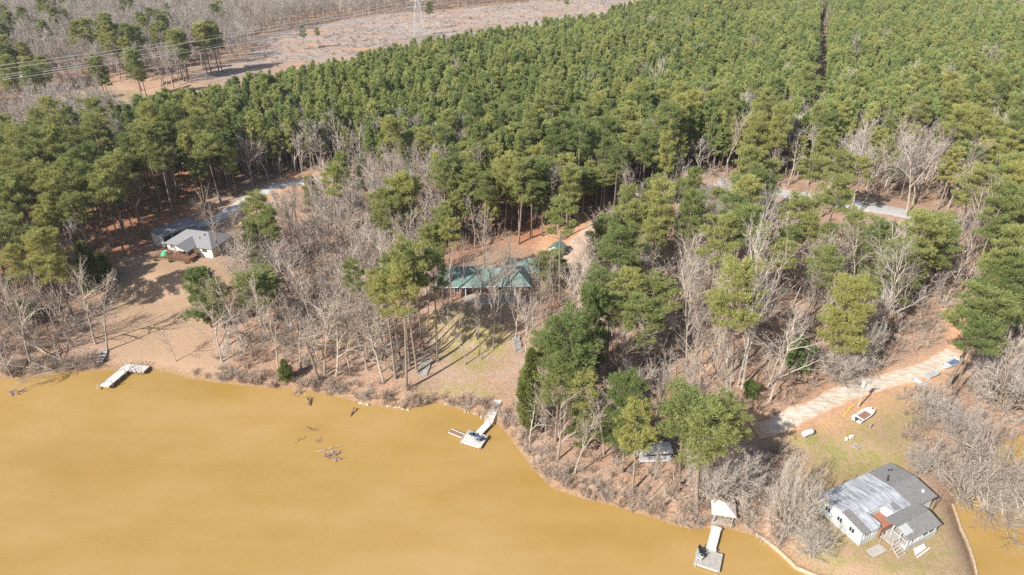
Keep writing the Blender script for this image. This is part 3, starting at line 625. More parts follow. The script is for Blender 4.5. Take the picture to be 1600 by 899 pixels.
# ground kept free of trees
KEEP = [np.array(LAWN), np.array(YARD), np.array(GREEN1), np.array(CLEAR), np.array(GP([(672, 470), (688, 395), (850, 385), (860, 425), (820, 480), (740, 485)])),
        np.array(GP([(232, 420), (225, 372), (240, 340), (300, 330), (372, 372), (372, 412)])), np.array(GP([(1290, 700), (1520, 690), (1520, 900), (1260, 880)])),
        np.array(GP([(1330, 640), (1400, 600), (1480, 570), (1500, 600), (1400, 660), (1340, 690)])), np.array(GREEN2), np.array(GP([(1195, 300), (1480, 340), (1505, 415), (1330, 432), (1190, 415)])), np.array(GP([(378, 292), (540, 285), (560, 318), (470, 350), (400, 372), (372, 372)])), np.array(GP([(690, 600), (790, 600), (790, 680), (690, 650)]))]
def free(x, y, road=3.0):
    for P in KEEP:
        if inside(np.array([x]), np.array([y]), P)[0]: return False
    for Q in (DRT_PTS, DRV_PTS, GRV_PTS, RDL_PTS):
        if dist_poly(np.array([x]), np.array([y]), Q, False)[0] < road: return False
    return sdist(np.array([x]), np.array([y]), LP)[0] > .8
GRID = {}
def far_enough(x, y, r):
    i, j = int(x // 4), int(y // 4); k = int(r // 4) + 1
    for a in range(i - k, i + k + 1):
        for b_ in range(j - k, j + k + 1):
            for (px, py) in GRID.get((a, b_), ()):
                if (px - x) ** 2 + (py - y) ** 2 < r * r: return False
    return True
def mark(x, y): GRID.setdefault((int(x // 4), int(y // 4)), []).append((x, y))
for (x, y) in HX: mark(x, y)
def zone(pts, area, mix, gap=2.0, hs=1.0, world=False):
    P = np.array(pts if world else GP(pts)); A = .5 * abs(np.dot(P[:, 0], np.roll(P[:, 1], 1)) - np.dot(P[:, 1], np.roll(P[:, 0], 1)))
    names = list(mix); wts = [mix[k] for k in names]; n_ = int(A / area); lo, hi = P.min(0), P.max(0); done = 0
    for _ in range(n_ * 6):
        if done >= n_: break
        x, y = random.uniform(lo[0], hi[0]), random.uniform(lo[1], hi[1])
        if not inside(np.array([x]), np.array([y]), P)[0] or not far_enough(x, y, gap) or not free(x, y): continue
        k = random.choices(names, wts)[0]; hh = KINDS[k][0]['H'] * random.uniform(.75, 1.12) * hs; put(k, x, y, hh, KINDS[k][0]['R'] * (hh / KINDS[k][0]['H']) ** .6 * random.uniform(.66, 1.0) if k in ('mature', 'broad', 'stand') else None); mark(x, y); done += 1
ZL = [(-120, 305), (150, 268), (330, 256), (372, 266), (380, 285), (372, 305), (330, 328), (296, 334), (236, 350), (222, 385), (232, 397), (170, 432), (80, 470), (-120, 500)]
zone(ZL, 27, {'mature': 7, 'lanky': 2, 'stand': 2, 'slender': 2}, 2.8, .86)
zone([(-120, 480), (80, 468), (150, 470), (118, 520), (60, 565), (-120, 595)], 30, {'oak': 5, 'slender': 4, 'sapling': 3, 'mature': 1}, 2.4, .9)
ZM = [(400, 325), (520, 290), (660, 300), (700, 330), (700, 400), (672, 440), (660, 500), (690, 560), (640, 600), (560, 600), (430, 590), (335, 580), (350, 520), (375, 440), (365, 380)]
zone(ZM, 20, {'slender': 6, 'oak': 9, 'sapling': 7, 'lanky': .6}, 2.2, .85)
ZB = [(380, 288), (400, 232), (560, 224), (780, 236), (820, 262), (720, 300), (520, 278), (440, 282)]
zone(ZB, 17, {'oak': 5, 'slender': 6, 'sapling': 2, 'stand': 1}, 2.2, .85)
ZG = [(640, 300), (700, 255), (830, 240), (1000, 235), (1040, 320), (990, 330), (900, 385), (870, 372), (780, 380), (700, 400)]
zone(ZG, 21, {'mature': 3, 'stand': 8, 'slender': 4, 'lanky': 2}, 2.4, .86)
ZR = [(1000, 335), (1200, 315), (1330, 335), (1450, 385), (1490, 480), (1330, 575), (1200, 640), (1130, 640), (1040, 640), (1000, 560), (880, 540), (850, 490), (930, 430)]
zone(ZR, 30, {'slender': 8, 'oak': 5, 'sapling': 8, 'whitetree': .5, 'mature': 2.6, 'lanky': 1.4}, 2.2, .88)
zone([(1330, 335), (1620, 385), (1800, 420), (1800, 560), (1620, 560), (1500, 520), (1490, 470), (1450, 385)], 30, {'mature': 5, 'broad': 2, 'oak': 4, 'slender': 3}, 3.0)
zone([(1000, 300), (1130, 282), (1320, 305), (1500, 335), (1800, 400), (1800, 210), (1500, 205), (1200, 212), (1000, 222)], 25, {'mature': 4, 'broad': 1, 'stand': 3, 'oak': 4, 'slender': 4}, 2.8, .95)
ZS = [(790, 590), (870, 540), (1000, 570), (1120, 640), (1140, 700), (1190, 770), (1130, 800), (1040, 800), (900, 765), (835, 725), (805, 680)]
zone(ZS, 30, {'slender': 5, 'sapling': 7, 'oak': 3, 'lanky': .6}, 2.2, .75)
# ------------------------------------------------------------------ pick which trees are individuals; the rest are woods
PINES = ('mature', 'lanky', 'broad', 'stand', 'smallpine')
def seen(t):
    u, v, d = proj(t['x'], t['y'], t['z'] + t['h'] * .7); return (-60 < u < 1660) and (-20 < v < 960), d
for i, t in enumerate(TREES):
    ok, d = seen(t); t['size'] = (t['h'] * (.5 + .1 * t['r']) / d if ok else 0) + (10 if i < NH else 0)
LANDMARKS = [('the green-roofed house', G(752, 440)), ('the cream house', G(300, 385)), ('the long grey carport', G(275, 352)), ('the white waterfront house', G(1375, 800)),
             ('the utility pole', G(1341, 636)), ('the L-shaped dock', G(200, 574)), ('the dock stairs', G(772, 635)), ('the lower hillside stairs', G(663, 576)), ('the upper hillside stairs', G(810, 545)),
             ('the small green-roofed shed', G(872, 388)), ('the lakeside hut', G(1127, 805)), ('the parked boats', G(1450, 588)), ('the white canopy boat', G(1022, 712)), ('the dirt drive bend', G(980, 318)),
             ('the concrete driveway', G(395, 308)), ('the big white sycamore', G(1159, 607)), ('the paved road', G(1280, 312)), ('the paved road\'s right end', G(1540, 358)), ('the darkest round pine', G(642, 398)),
             ('the lawn-edge pine', G(343, 528)), ('the long shoreline snag', G(500, 597)), ('the dense lawn-edge pine', G(410, 424)), ('the pale fallen log', G(1222, 484)), ('the left frame edge', G(10, 440))]
ORD = ['', '', 'second', 'third', 'fourth', 'fifth', 'sixth', 'seventh', 'eighth', 'ninth', 'tenth', 'eleventh', 'twelfth', 'thirteenth', 'fourteenth', 'fifteenth']
EVG = ('cedar', 'holly')
def pick(kinds, nmax):
    L = sorted([t for t in TREES if t['kind'] in kinds], key=lambda t: -t['size']); return [t for t in L[:nmax] if t['size'] > 0]
indiv = pick(PINES, 298) + pick(EVG, 50) + pick(('oak', 'slender', 'whitetree', 'willow', 'sapling'), 298)
ids = set(id(t) for t in indiv); rest = [t for t in TREES if id(t) not in ids and t['kind'] not in EVG]
groups = {}
for t in indiv:
    if t['label']: continue
    best = min(LANDMARKS, key=lambda l: math.hypot(l[1][0] - t['x'], l[1][1] - t['y'])); dx, dy = t['x'] - best[1][0], t['y'] - best[1][1]
    rel = ('right of' if dx > 0 else 'left of') if abs(dx) > abs(dy) else ('behind' if dy > 0 else 'below')
    look = KINDS[t['kind']][t['var']]['look']
    t['key'] = (look, rel, best[0]); groups.setdefault(t['key'], []).append(t)
for key, L in groups.items():
    L.sort(key=lambda t: proj(t['x'], t['y'], t['z'])[0]); look, rel, lm = key
    for i, t in enumerate(L):
        if len(L) == 1: t['label'] = f'{look} standing {rel} {lm}'
        elif i == 0: t['label'] = f'{look} {rel} {lm}, leftmost such'
        elif i == len(L) - 1: t['label'] = f'{look} {rel} {lm}, rightmost such'
        else: t['label'] = f'{look} {rel} {lm}, {ORD[i + 1] if i + 1 < len(ORD) else str(i + 1) + "th"} from left'
NAME = {'cedar': ('cedar_tree', 'cedar tree', 'evergreens in the woods'), 'holly': ('evergreen_tree', 'evergreen', 'evergreens in the woods'), 'smallpine': ('pine_tree', 'pine tree', 'pines round the lake houses'),
        'willow': ('willow_tree', 'willow', 'bare willows near the water'), 'sapling': ('bare_tree', 'tree', 'bare trees on the slope')}
for t in indiv:
    k = KINDS[t['kind']][t['var']]; nm, cat, grp = NAME.get(t['kind'], ('pine_tree', 'pine tree', 'pines round the lake houses') if t['kind'] in PINES else ('bare_tree', 'tree', 'bare trees on the slope'))
    e = thing(nm, t['label'], cat, (t['x'], t['y'], t['z']), t['rz'], grp); sx = t['r'] / k['R']; e.scale = (sx, sx, t['h'] / k['H'])
    if t['tilt']: e.rotation_euler = (t['tilt'][0], t['tilt'][1], t['rz'])
    obj('trunk', k['trunk'], e); obj('crown', k['crown'], e)

# ------------------------------------------------------------------ woods too many to count: points carrying instances
def scatter(name, pts, rot, scl, idx, meshes, label, cat):
    pts = np.asarray(pts, np.float32); n_ = len(pts); me = bpy.data.meshes.new(name); me.vertices.add(n_); me.vertices.foreach_set('co', pts.ravel())
    a = me.attributes.new('rot', 'FLOAT_VECTOR', 'POINT'); rv = np.zeros((n_, 3), np.float32); rv[:, 2] = rot; a.data.foreach_set('vector', rv.ravel())
    a = me.attributes.new('scl', 'FLOAT_VECTOR', 'POINT'); a.data.foreach_set('vector', np.asarray(scl, np.float32).ravel())
    a = me.attributes.new('idx', 'INT', 'POINT'); a.data.foreach_set('value', np.asarray(idx, np.int32))
    o = obj(name, me); tag(o, label, cat, kind='stuff')
    src = bpy.data.collections.new(name + '_kinds')
    for i, mm in enumerate(meshes): src.objects.link(bpy.data.objects.new(f'{name}_kind_{i:02d}', mm))
    ng = bpy.data.node_groups.new(name + '_nodes', 'GeometryNodeTree')
    ng.interface.new_socket('Geometry', in_out='INPUT', socket_type='NodeSocketGeometry'); ng.interface.new_socket('Geometry', in_out='OUTPUT', socket_type='NodeSocketGeometry')
    N = ng.nodes; gi = N.new('NodeGroupInput'); go = N.new('NodeGroupOutput'); ip = N.new('GeometryNodeInstanceOnPoints'); ci = N.new('GeometryNodeCollectionInfo')
    ci.inputs['Collection'].default_value = src; ci.inputs['Separate Children'].default_value = True; ci.inputs['Reset Children'].default_value = True
    def named(dt, nm):
        q = N.new('GeometryNodeInputNamedAttribute'); q.data_type = dt; q.inputs['Name'].default_value = nm; return q.outputs['Attribute']
    lk = ng.links.new; lk(gi.outputs[0], ip.inputs['Points']); lk(ci.outputs[0], ip.inputs['Instance']); ip.inputs['Pick Instance'].default_value = True
    lk(named('INT', 'idx'), ip.inputs['Instance Index']); lk(named('FLOAT_VECTOR', 'scl'), ip.inputs['Scale'])
    er = N.new('FunctionNodeEulerToRotation'); lk(named('FLOAT_VECTOR', 'rot'), er.inputs[0]); lk(er.outputs[0], ip.inputs['Rotation']); lk(ip.outputs[0], go.inputs[0])
    md = o.modifiers.new('instances', 'NODES'); md.node_group = ng; return o
def jitter_fill(P, area, rows=None, keep=None, drop=.05):
    """points over polygon P, one per `area` square metres, on a loosely jittered grid turned by `rows`"""
    P = np.array(P); a = rows or 0.4; s = math.sqrt(area); c0 = P.mean(0); ca, sa = math.cos(a), math.sin(a); ext = np.abs(P - c0).max() * 1.5
    g = np.arange(-ext, ext, s); X, Y = np.meshgrid(g, g); X = X.ravel() + rng.uniform(-.42, .42, X.size) * s; Y = Y.ravel() + rng.uniform(-.42, .42, Y.size) * s
    x = c0[0] + X * ca - Y * sa; y = c0[1] + X * sa + Y * ca
    ok = inside(x, y, P) & (rng.random(len(x)) > drop)
    x, y = x[ok], y[ok]; z = hgt(x, y); u, v, d = proj(x, y, z + 8); ok = (u > -220) & (u < 1820) & (v > -70)
    if keep is not None: ok &= keep(x, y)
    return x[ok], y[ok], z[ok]
def as_points(x, y, z): return np.stack([x, y, z - .2], 1)
FARROADS = lambda x, y: np.minimum.reduce([dist_poly(x, y, Q, False) for Q in (DRT_PTS, DRV_PTS, RDL_PTS)])
PLANT = [tuple(at(u, v, 27)) for (u, v) in [(165, 152), (250, 134), (380, 110), (560, 76), (760, 44), (880, 27), (1060, -8), (1150, -30), (1300, -18), (1450, -6), (1800, 22), (1800, 150), (1500, 160), (1300, 180), (1150, 178), (1010, 186), (960, 205), (800, 215), (640, 190), (520, 172), (400, 178), (225, 170)]]
GAP = np.array([tuple(at(u, v, 16)) for (u, v) in [(1286, 20), (1283, 70), (1274, 165)]])
def keep_pl(x, y): return (dist_poly(x, y, GAP, False) > 3.2) & (FARROADS(x, y) > 5) & (sdist(x, y, np.array(CLEAR)) < -2)
px_, py_, pz_ = jitter_fill(PLANT, 6.8, .62, keep_pl, .06)
gapmask = np.array([mnoise.noise(Vector((a * .03, b_ * .03, 2.2))) for a, b_ in zip(px_, py_)])
ok = rng.random(len(px_)) > np.clip((gapmask - .32) * 3, 0, .85); px_, py_, pz_ = px_[ok], py_[ok], pz_[ok]
k = len(px_); s = rng.uniform(.74, 1.2, (k, 1)); hvar = np.array([.92 + .22 * mnoise.noise(Vector((a * .012, b_ * .012, 7))) for a, b_ in zip(px_, py_)])[:, None]
rp = [t for t in rest if t['kind'] in PINES]
pts = np.concatenate([as_points(px_, py_, pz_), [[t['x'], t['y'], t['z'] - .2] for t in rp]]) if rp else as_points(px_, py_, pz_)
scl = np.concatenate([np.concatenate([s * rng.uniform(.62, .95, (k, 1)), s * rng.uniform(.62, .95, (k, 1)), s * hvar * .92], 1)] + ([[[t['h'] / 22] * 3 for t in rp]] if rp else []))
idx = np.concatenate([rng.integers(0, 5, k), rng.integers(5, 8, len(rp))])
scatter('pine_forest', pts, rng.uniform(0, 6.28, len(pts)), scl, idx, FAR['pine'] + FAR['oldpine'], 'dense green pine plantation covering the hill behind the houses', 'forest')
print('plantation', k, 'rest pines', len(rp))
# far bare woods, with the clumps of older pines among them
FARB = [tuple(at(u, v, 16)) for (u, v) in [(-260, 290), (-260, 6), (-260, -25), (300, -40), (1000, -45), (1900, -45), (1900, 16), (1300, -14), (1060, -2), (1015, 2), (830, -4), (540, 22), (395, 50), (372, 100), (300, 110), (160, 132), (150, 150), (225, 200), (100, 230), (-100, 270)]]
def keep_fb(x, y):
    q = np.hypot((x - POND_C[0]) / POND_R[0], (y - POND_C[1]) / POND_R[1]); crr = sdist(x, y, np.array(CORR))
    return (q > 1.12) & (sdist(x, y, np.array(CLEAR)) < 0) & (crr < 0) & (sdist(x, y, np.array(PLANT)) < 0)
bx_, by_, bz_ = jitter_fill(FARB, 30, .2, keep_fb, .12)
ix, iy, iz = jitter_fill(PLANT, 900, .3, None, .2)                   # a few grey trees inside the plantation
bx_, by_, bz_ = np.concatenate([bx_, ix]), np.concatenate([by_, iy]), np.concatenate([bz_, iz])
rb = [t for t in rest if t['kind'] not in PINES]; k = len(bx_)
s = rng.uniform(.75, 1.2, (k, 1)); pts = np.concatenate([as_points(bx_, by_, bz_)] + ([[[t['x'], t['y'], t['z'] - .2] for t in rb]] if rb else []))
scl = np.concatenate([np.concatenate([s, s, s * rng.uniform(.85, 1.15, (k, 1))], 1)] + ([[[t['h'] / 16] * 3 for t in rb]] if rb else []))
scatter('bare_woods', pts, rng.uniform(0, 6.28, len(pts)), scl, rng.integers(0, 4, len(pts)), FAR['bare'], 'grey leafless woods beyond the plantation and between the houses', 'woods')
print('far bare', k, 'rest bare', len(rb))
CL = [(18, 42), (6, 62), (10, 84), (26, 92), (50, 97), (92, 36), (128, 56), (142, 52), (150, 62), (168, 50), (176, 46), (190, 62), (200, 78), (206, 92), (222, 40), (232, 34), (244, 46), (262, 28), (270, 70), (284, 74), (292, 70), (310, 66), (336, 56), (345, 22), (205, 60), (150, 92), (40, 30), (60, 50), (0, 40), (180, 70), (255, 52), (12, 105), (35, 110), (70, 20), (100, 8), (200, 6), (250, 0), (0, 20)]
fp = []
for (u, v) in CL:
    for q in range(2): p = at(u + random.gauss(0, 7), v + random.gauss(0, 5) - 2, 26); fp.append((p[0], p[1], h1(p[0], p[1]) - .2))
fp = np.array(fp); s = rng.uniform(.7, 1.0, (len(fp), 1))
scatter('far_pine_clumps', fp, rng.uniform(0, 6.28, len(fp)), np.repeat(s, 3, 1), rng.integers(0, 3, len(fp)), FAR['oldpine'], 'dark pine clumps standing in the grey far woods at upper left', 'woods')
for (u, v, vt, lb) in [(476, 78, 42, 'left of two lone pines standing in the felled clearing'), (498, 76, 44, 'right of two lone pines standing in the felled clearing'), (672, 47, 5, 'lone lollipop pine beside the pylon in the clearing'), (884, 27, -2, 'lone pine at the right end of the felled clearing')]:
    g = G(u, v); h = height_for(g, vt); kk = KINDS['mature'][u % 5]
    e = thing('pine_tree', lb, 'pine tree', (g[0], g[1], g[2]), u * .1, 'lone pines in the clearing'); e.scale = (h / 24,) * 3; obj('trunk', kk['trunk'], e); obj('crown', kk['crown'], e)

# undergrowth
ux, uy = [], []
for Z, ar in ((ZM, 9.0), (ZR, 10.0), (ZS, 4.5), (ZG, 16), (ZB, 12), (ZL, 16), ([(-120, 470), (150, 470), (130, 520), (60, 575), (-120, 595)], 4), ([(1180, 720), (1230, 690), (1250, 740), (1230, 800), (1215, 850), (1140, 820)], 2.2),
              ([(1400, 610), (1500, 600), (1600, 600), (1650, 660), (1560, 690), (1480, 740), (1420, 690)], 3.0), ([(1330, 335), (1620, 385), (1620, 560), (1500, 520)], 9), ([(1000, 300), (1320, 300), (1600, 370), (1600, 240), (1000, 245)], 12), ([(1180, 640), (1340, 575), (1470, 480), (1480, 520), (1330, 600), (1200, 655)], 2.5)):
    a, b_, c_ = jitter_fill(GP(Z), ar, .2, None, .2); ux += list(a); uy += list(b_)
for i in range(1, len(LAND) - 4):                                    # fringe along the shore
    a, b_ = np.array(LAND[i]), np.array(LAND[i + 1]); L = np.linalg.norm(b_ - a); sh = SHORE[i - 1]
    if not (-100 < sh[0] < 1215) or 150 < sh[0] < 235: continue
    tt = (b_ - a) / L; nn = np.array((-tt[1], tt[0]))
    for q in range(int(L * (4.2 if sh[0] < 150 else 2.8))):
        p = a + tt * random.uniform(0, L) + nn * abs(random.gauss(.2, 1.5)); ux.append(p[0]); uy.append(p[1])
ux, uy = np.array(ux), np.array(uy); sd = sdist(ux, uy, LP); ok = sd > .1
LW = np.array(LAWN)
ok &= ~inside(ux, uy, LW); ok &= ~inside(ux, uy, KEEP[4]) & ~inside(ux, uy, KEEP[5]) & ~inside(ux, uy, np.array(GREEN2)) & ~inside(ux, uy, np.array(GREEN1))
for Q, w_ in ((DRT_PTS, 2.6), (DRV_PTS, 3.0), (GRV_PTS, 3.0), (RDL_PTS, 3.6)): ok &= dist_poly(ux, uy, Q, False) > w_
ux, uy = ux[ok], uy[ok]; k = len(ux); s = rng.uniform(.45, 1.25, (k, 1)) * np.where(sdist(ux, uy, LP) < 4, .8, 1.0)[:, None]
scatter('undergrowth', as_points(ux, uy, hgt(ux, uy) + .15), rng.uniform(0, 6.28, k), np.concatenate([s * rng.uniform(.9, 1.4, (k, 1)), s * rng.uniform(.9, 1.4, (k, 1)), s], 1), rng.integers(0, 5, k), BRUSH, 'dry leafless brush and briars covering the bank and forest floor', 'undergrowth')
print('brush', k)

# ------------------------------------------------------------------ house parts
def window(parent, c, rz, w, h, frame='white_paint', name='window'):
    """window in a wall: c = centre on the wall face, rz = direction of the outward normal"""
    f = MB(); cs, sn = math.cos(rz - math.pi / 2), math.sin(rz - math.pi / 2); ox, oy = math.cos(rz), math.sin(rz)
    P_ = lambda a, o_, z: (c[0] + a * cs + o_ * ox, c[1] + a * sn + o_ * oy, c[2] + z)
    t = .09
    for (a, z, sw, shh) in ((0, h / 2, w + t, t), (0, -h / 2, w + t, t), (-w / 2, 0, t, h - t), (w / 2, 0, t, h - t), (0, 0, t * .6, h - t)):
        f.box(P_(a, .035, z), (sw, .07, shh), rz - math.pi / 2)
    o = f.build(name, M[frame], parent)
    MB().box(P_(0, .012, 0), (w - t, .02, h - t), rz - math.pi / 2).build('pane', M['glass'], o); return o
def door(parent, c, rz, w=.95, h=2.0, mat='white_paint'):
    o = MB().box((c[0] + math.cos(rz) * .03, c[1] + math.sin(rz) * .03, c[2] + h / 2), (w, .06, h), rz - math.pi / 2).build('door', M[mat], parent)
    MB().ball((c[0] + math.cos(rz) * .09 - math.sin(rz) * w * .38, c[1] + math.sin(rz) * .09 + math.cos(rz) * w * .38, c[2] + 1), (.05, .05, .05), 6, 4).build('door_handle', M['dark'], o); return o
def steps(parent, p0, p1, w, n_, mat, thick=.07, name='tread'):
    """a flight of separate treads from p0 (low) to p1 (high) with two stringers"""
    p0, p1 = Vector(p0), Vector(p1); d = p1 - p0; rz = math.atan2(d.y, d.x); run = math.hypot(d.x, d.y) / n_
    me = MB().box((0, 0, 0), (run * .72, w, thick)).mesh(name, M[mat])
    for i in range(n_):
        o = obj(name, me, parent); o.location = p0 + d * ((i + .5) / n_); o.rotation_euler = (0, 0, rz)
    nrm = Vector((-math.sin(rz), math.cos(rz), 0))
    for s_ in (-1, 1):
        q = nrm * (s_ * (w / 2 + .04)); dn = Vector((0, 0, -.22)); th = nrm * .05
        MB().slab([p0 + q + dn, p1 + q + dn, p1 + q + Vector((0, 0, .06)), p0 + q + Vector((0, 0, .06))], .06).build('stringer', M[mat], parent)
def decking(parent, c, rz, L, Wd, z, mat, plank=.17, th=.06, name='decking', along=False):
    d = MB(); n_ = max(2, int((Wd if along else L) / plank)); cs, sn = math.cos(rz), math.sin(rz)
    for i in range(n_):
        a = -.5 + (i + .5) / n_; e = random.uniform(-.03, .03)
        if along: ax_, ay_ = e, a * Wd; sz = (L, Wd / n_ * .88, th)
        else: ax_, ay_ = a * L, e; sz = (L / n_ * .88, Wd, th)
        d.box((c[0] + ax_ * cs - ay_ * sn, c[1] + ax_ * sn + ay_ * cs, z + random.uniform(-.006, .006)), sz, rz)
    return d.build(name, M[mat], parent, kind='stuff')
def dock_frame(parent, c, rz, L, Wd, z, mat, posts=True, low=-1.6, high=.0):
    f = MB(); cs, sn = math.cos(rz), math.sin(rz); Pq = lambda a, b_: (c[0] + a * cs - b_ * sn, c[1] + a * sn + b_ * cs)
    for s_ in (-1, 1):
        x, y = Pq(0, s_ * (Wd / 2 - .03)); f.box((x, y, z - .16), (L - .04, .08, .2), rz); x, y = Pq(s_ * (L / 2 - .03), 0); f.box((x, y, z - .16), (.08, Wd - .2, .2), rz)
    f.build('frame', M[mat], parent)
    if posts:
        for a in (-1, 1):
            for b_ in (-1, 1):
                x, y = Pq(a * (L / 2 - .25), b_ * (Wd / 2 + .09)); MB().tube([(x, y, low), (x, y, z + high)], .09, 7).build('post', M['greywood'], parent)
def chair(label, x, y, z, rz, mat, group):
    t = thing('deck_chair', label, 'chair', (x, y, z), rz, group)
    MB().slab([(-.3, -.3, .42), (.3, -.3, .42), (.3, .32, .33), (-.3, .32, .33)], .04).build('seat', M[mat], t)
    MB().slab([(-.3, .3, .34), (.3, .3, .34), (.34, .62, 1.05), (-.34, .62, 1.05)], .04).build('backrest', M[mat], t)
    for s_ in (-1, 1):
        MB().box((s_ * .36, 0, .60), (.12, .72, .03)).build('armrest', M[mat], t)
        for yy in (-.28, .26): MB().box((s_ * .33, yy, .29), (.06, .06, .58)).build('leg', M[mat], t)
    return t
def boat(label, g, rz, L, Wd, H, hull, inner, cat='boat', group='small boats drawn up on the ground', motor=True, seats=2, name='small_boat'):
    t = thing(name, label, cat, g, rz, group); n_ = 9; V = []; Fq = []
    for i in range(n_ + 1):
        s_ = i / n_; w = Wd / 2 * (1 if s_ < .5 else max(.16, math.sqrt(max(0, 1 - ((s_ - .5) / .53) ** 2.2)))); kz = .05 + .28 * max(0, s_ - .6) ** 1.5 * 2; top = H + .22 * max(0, s_ - .5)
        x = -L / 2 + L * s_
        for (yy, zz) in ((-w, top), (-w * .78, kz), (w * .78, kz), (w, top), (w - .09 * min(1, w * 3), top), (w * .7, kz + .1), (-w * .7, kz + .1), (-w + .09 * min(1, w * 3), top)): V.append((x, yy, zz))
    for i in range(n_):
        for k in range(8): Fq.append((i * 8 + k, (i + 1) * 8 + k, (i + 1) * 8 + (k + 1) % 8, i * 8 + (k + 1) % 8))
    Fq += [(0, 1, 6, 7), (1, 2, 5, 6), (2, 3, 4, 5)] + [tuple(n_ * 8 + q for q in f[::-1]) for f in ((0, 1, 6, 7), (1, 2, 5, 6), (2, 3, 4, 5))]
    MB().add(V, Fq).build('hull', M[hull], t)
    MB().box((-.08 * L, 0, .24), (L * .62, Wd * .62, .05)).build('floor', M[inner], t)
    MB().slab([(L * .22, -Wd * .40, H + .02), (L * .40, -Wd * .22, H + .09), (L * .40, Wd * .22, H + .09), (L * .22, Wd * .40, H + .02)], .05).build('bow_deck', M[hull], t)
    for k in range(seats): MB().box((-L * .33 + L * .33 * k, 0, H - .05), (.34, Wd * .84, .08)).build('seat', M[hull], t)
    if motor:
        o = MB().box((-L / 2 - .16, 0, H + .18), (.34, .32, .42)).build('motor', M['dark'] if hull != 'dark' else M['white_paint'], t); MB().box((-L / 2 - .16, 0, H - .25), (.12, .1, .5)).build('shaft', M['dark'], o)
    return t

# ------------------------------------------------------------------ white waterfront house on the point
Z0 = 1.75; A = at(1341.7, 853.2, Z0)
wf = thing('waterfront_house', 'white waterfront house with patched white metal and grey shingle roof on the point', 'house', (A[0], A[1], Z0), R(26))
MB().prism([(0, 0), (3.5, 0), (3.5, 1.95), (6, 1.95), (6, 0), (10.2, 0), (10.2, 7.3), (0, 7.3)], -.4, 2.72).build('wall', M['mint'], wf)
MB().prism([(10.203, .2), (15, .2), (15, 7.3), (10.203, 7.3)], -.4, 2.72).build('wall', M['white_paint'], wf)
for xx in (0.0, 14.9): MB().add([(xx, -.0, 2.72), (xx, 7.3, 2.72), (xx, 3.65, 3.32), (xx + .1, 0, 2.72), (xx + .1, 7.3, 2.72), (xx + .1, 3.65, 3.32)], [(0, 1, 2), (5, 4, 3), (0, 3, 4, 1), (1, 4, 5, 2), (2, 5, 3, 0)]).build('gable', M['mint'] if xx == 0 else M['white_paint'], wf)
rz_ = lambda y: 3.42 - abs(y - 3.65) * .165
roof = MB().slab([(-.32, 3.4, rz_(3.4) - .02), (10.22, 3.4, rz_(3.4) - .02), (10.22, 3.9, rz_(3.9) - .02), (-.32, 3.9, rz_(3.9) - .02)], .08).build('roof', M['white_metal'], wf, label='patched white sheet metal roof')
px0 = 1.15; pw = (10.2 - px0) / 10
for i in range(10):                                                  # metal sheets, each its own piece
    a, b_ = px0 + i * pw + .012, px0 + (i + 1) * pw - .012; y0 = -.42
    if a < 6.0 and b_ > 3.45: y0 = 2.0
    j = random.uniform(0, .012)
    MB().slab([(a, y0, rz_(y0) + j), (b_, y0, rz_(y0) + j), (b_, 3.62, rz_(3.62) + j), (a, 3.62, rz_(3.62) + j)], .05).build('roof_sheet', M['white_metal'], roof)
for i in range(11):
    pw2 = (10.2 + .35) / 11; a, b_ = -.35 + i * pw2 + .012, -.35 + (i + 1) * pw2 - .012; j = random.uniform(0, .012)
    MB().slab([(a, 3.68, rz_(3.68) + j), (b_, 3.68, rz_(3.68) + j), (b_, 7.75, rz_(7.75) + j), (a, 7.75, rz_(7.75) + j)], .05).build('roof_sheet', M['white_metal'], roof)
MB().slab([(-.35, -.42, rz_(-.42)), (1.14, -.42, rz_(-.42)), (1.14, 3.62, rz_(3.62)), (-.35, 3.62, rz_(3.62))], .06).build('shingle_patch', M['shingle'], roof)
MB().slab([(7.2, .6, rz_(.6) + .03), (8.4, .6, rz_(.6) + .03), (8.2, 1.7, rz_(1.7) + .03), (7.3, 1.6, rz_(1.6) + .03)], .02).build('roof_patch', M['shingle'], roof)
MB().box((4.9, 3.65, 3.46), (10.5, .3, .05)).build('ridge_cap', M['white_metal'], roof)
ar = MB(); ar.slab([(10.22, -.15, rz_(-.15) - .02), (15.35, -.15, rz_(-.15) - .02), (15.35, 3.65, 3.38), (10.22, 3.65, 3.38)], .1); ar.slab([(10.22, 3.65, 3.38), (15.35, 3.65, 3.38), (15.35, 7.75, rz_(7.75) - .02), (10.22, 7.75, rz_(7.75) - .02)], .1)
ar = ar.build('addition_roof', M['shingle'], wf, label='grey shingled gable roof of the addition')
MB().box((12.8, 3.65, 3.42), (5.1, .22, .05)).build('ridge_cap', M['shingle_pale'], ar)
for (x, y, s_) in ((11.0, 5.0, .16), (11.4, 5.3, .12), (11.9, 5.6, .1), (13.2, 6.5, .12), (13.6, 6.3, .1), (14.0, 1.3, .26)):
    MB().tube([(x, y, rz_(y) - .05), (x, y, rz_(y) + .28)], s_, 8).build('roof_vent', M['galv'] if s_ > .2 else M['dark'], ar)
MB().tube([(15.4, -.25, 0), (15.4, -.25, 2.7)], .05, 6).build('downpipe', M['dark'], wf)
rd_ = decking(wf, (4.75, .8), 0, 2.42, 2.25, 2.0, 'redwood', .28, .06, 'sunken_deck'); rd_['label'] = 'rusty red sunken deck cut into the roof'
MB().box((4.75, .8, .95), (2.40, 2.2, 1.9)).build('deck_base', M['brownwood'], wf)
for (x, w) in ((1.0, 1.0), (2.5, .7)): window(wf, (x, 0, 1.6), -math.pi / 2, w, .9)
for y in (1.6, 3.7, 5.8): window(wf, (0, y, 1.6), math.pi, .9, .9)
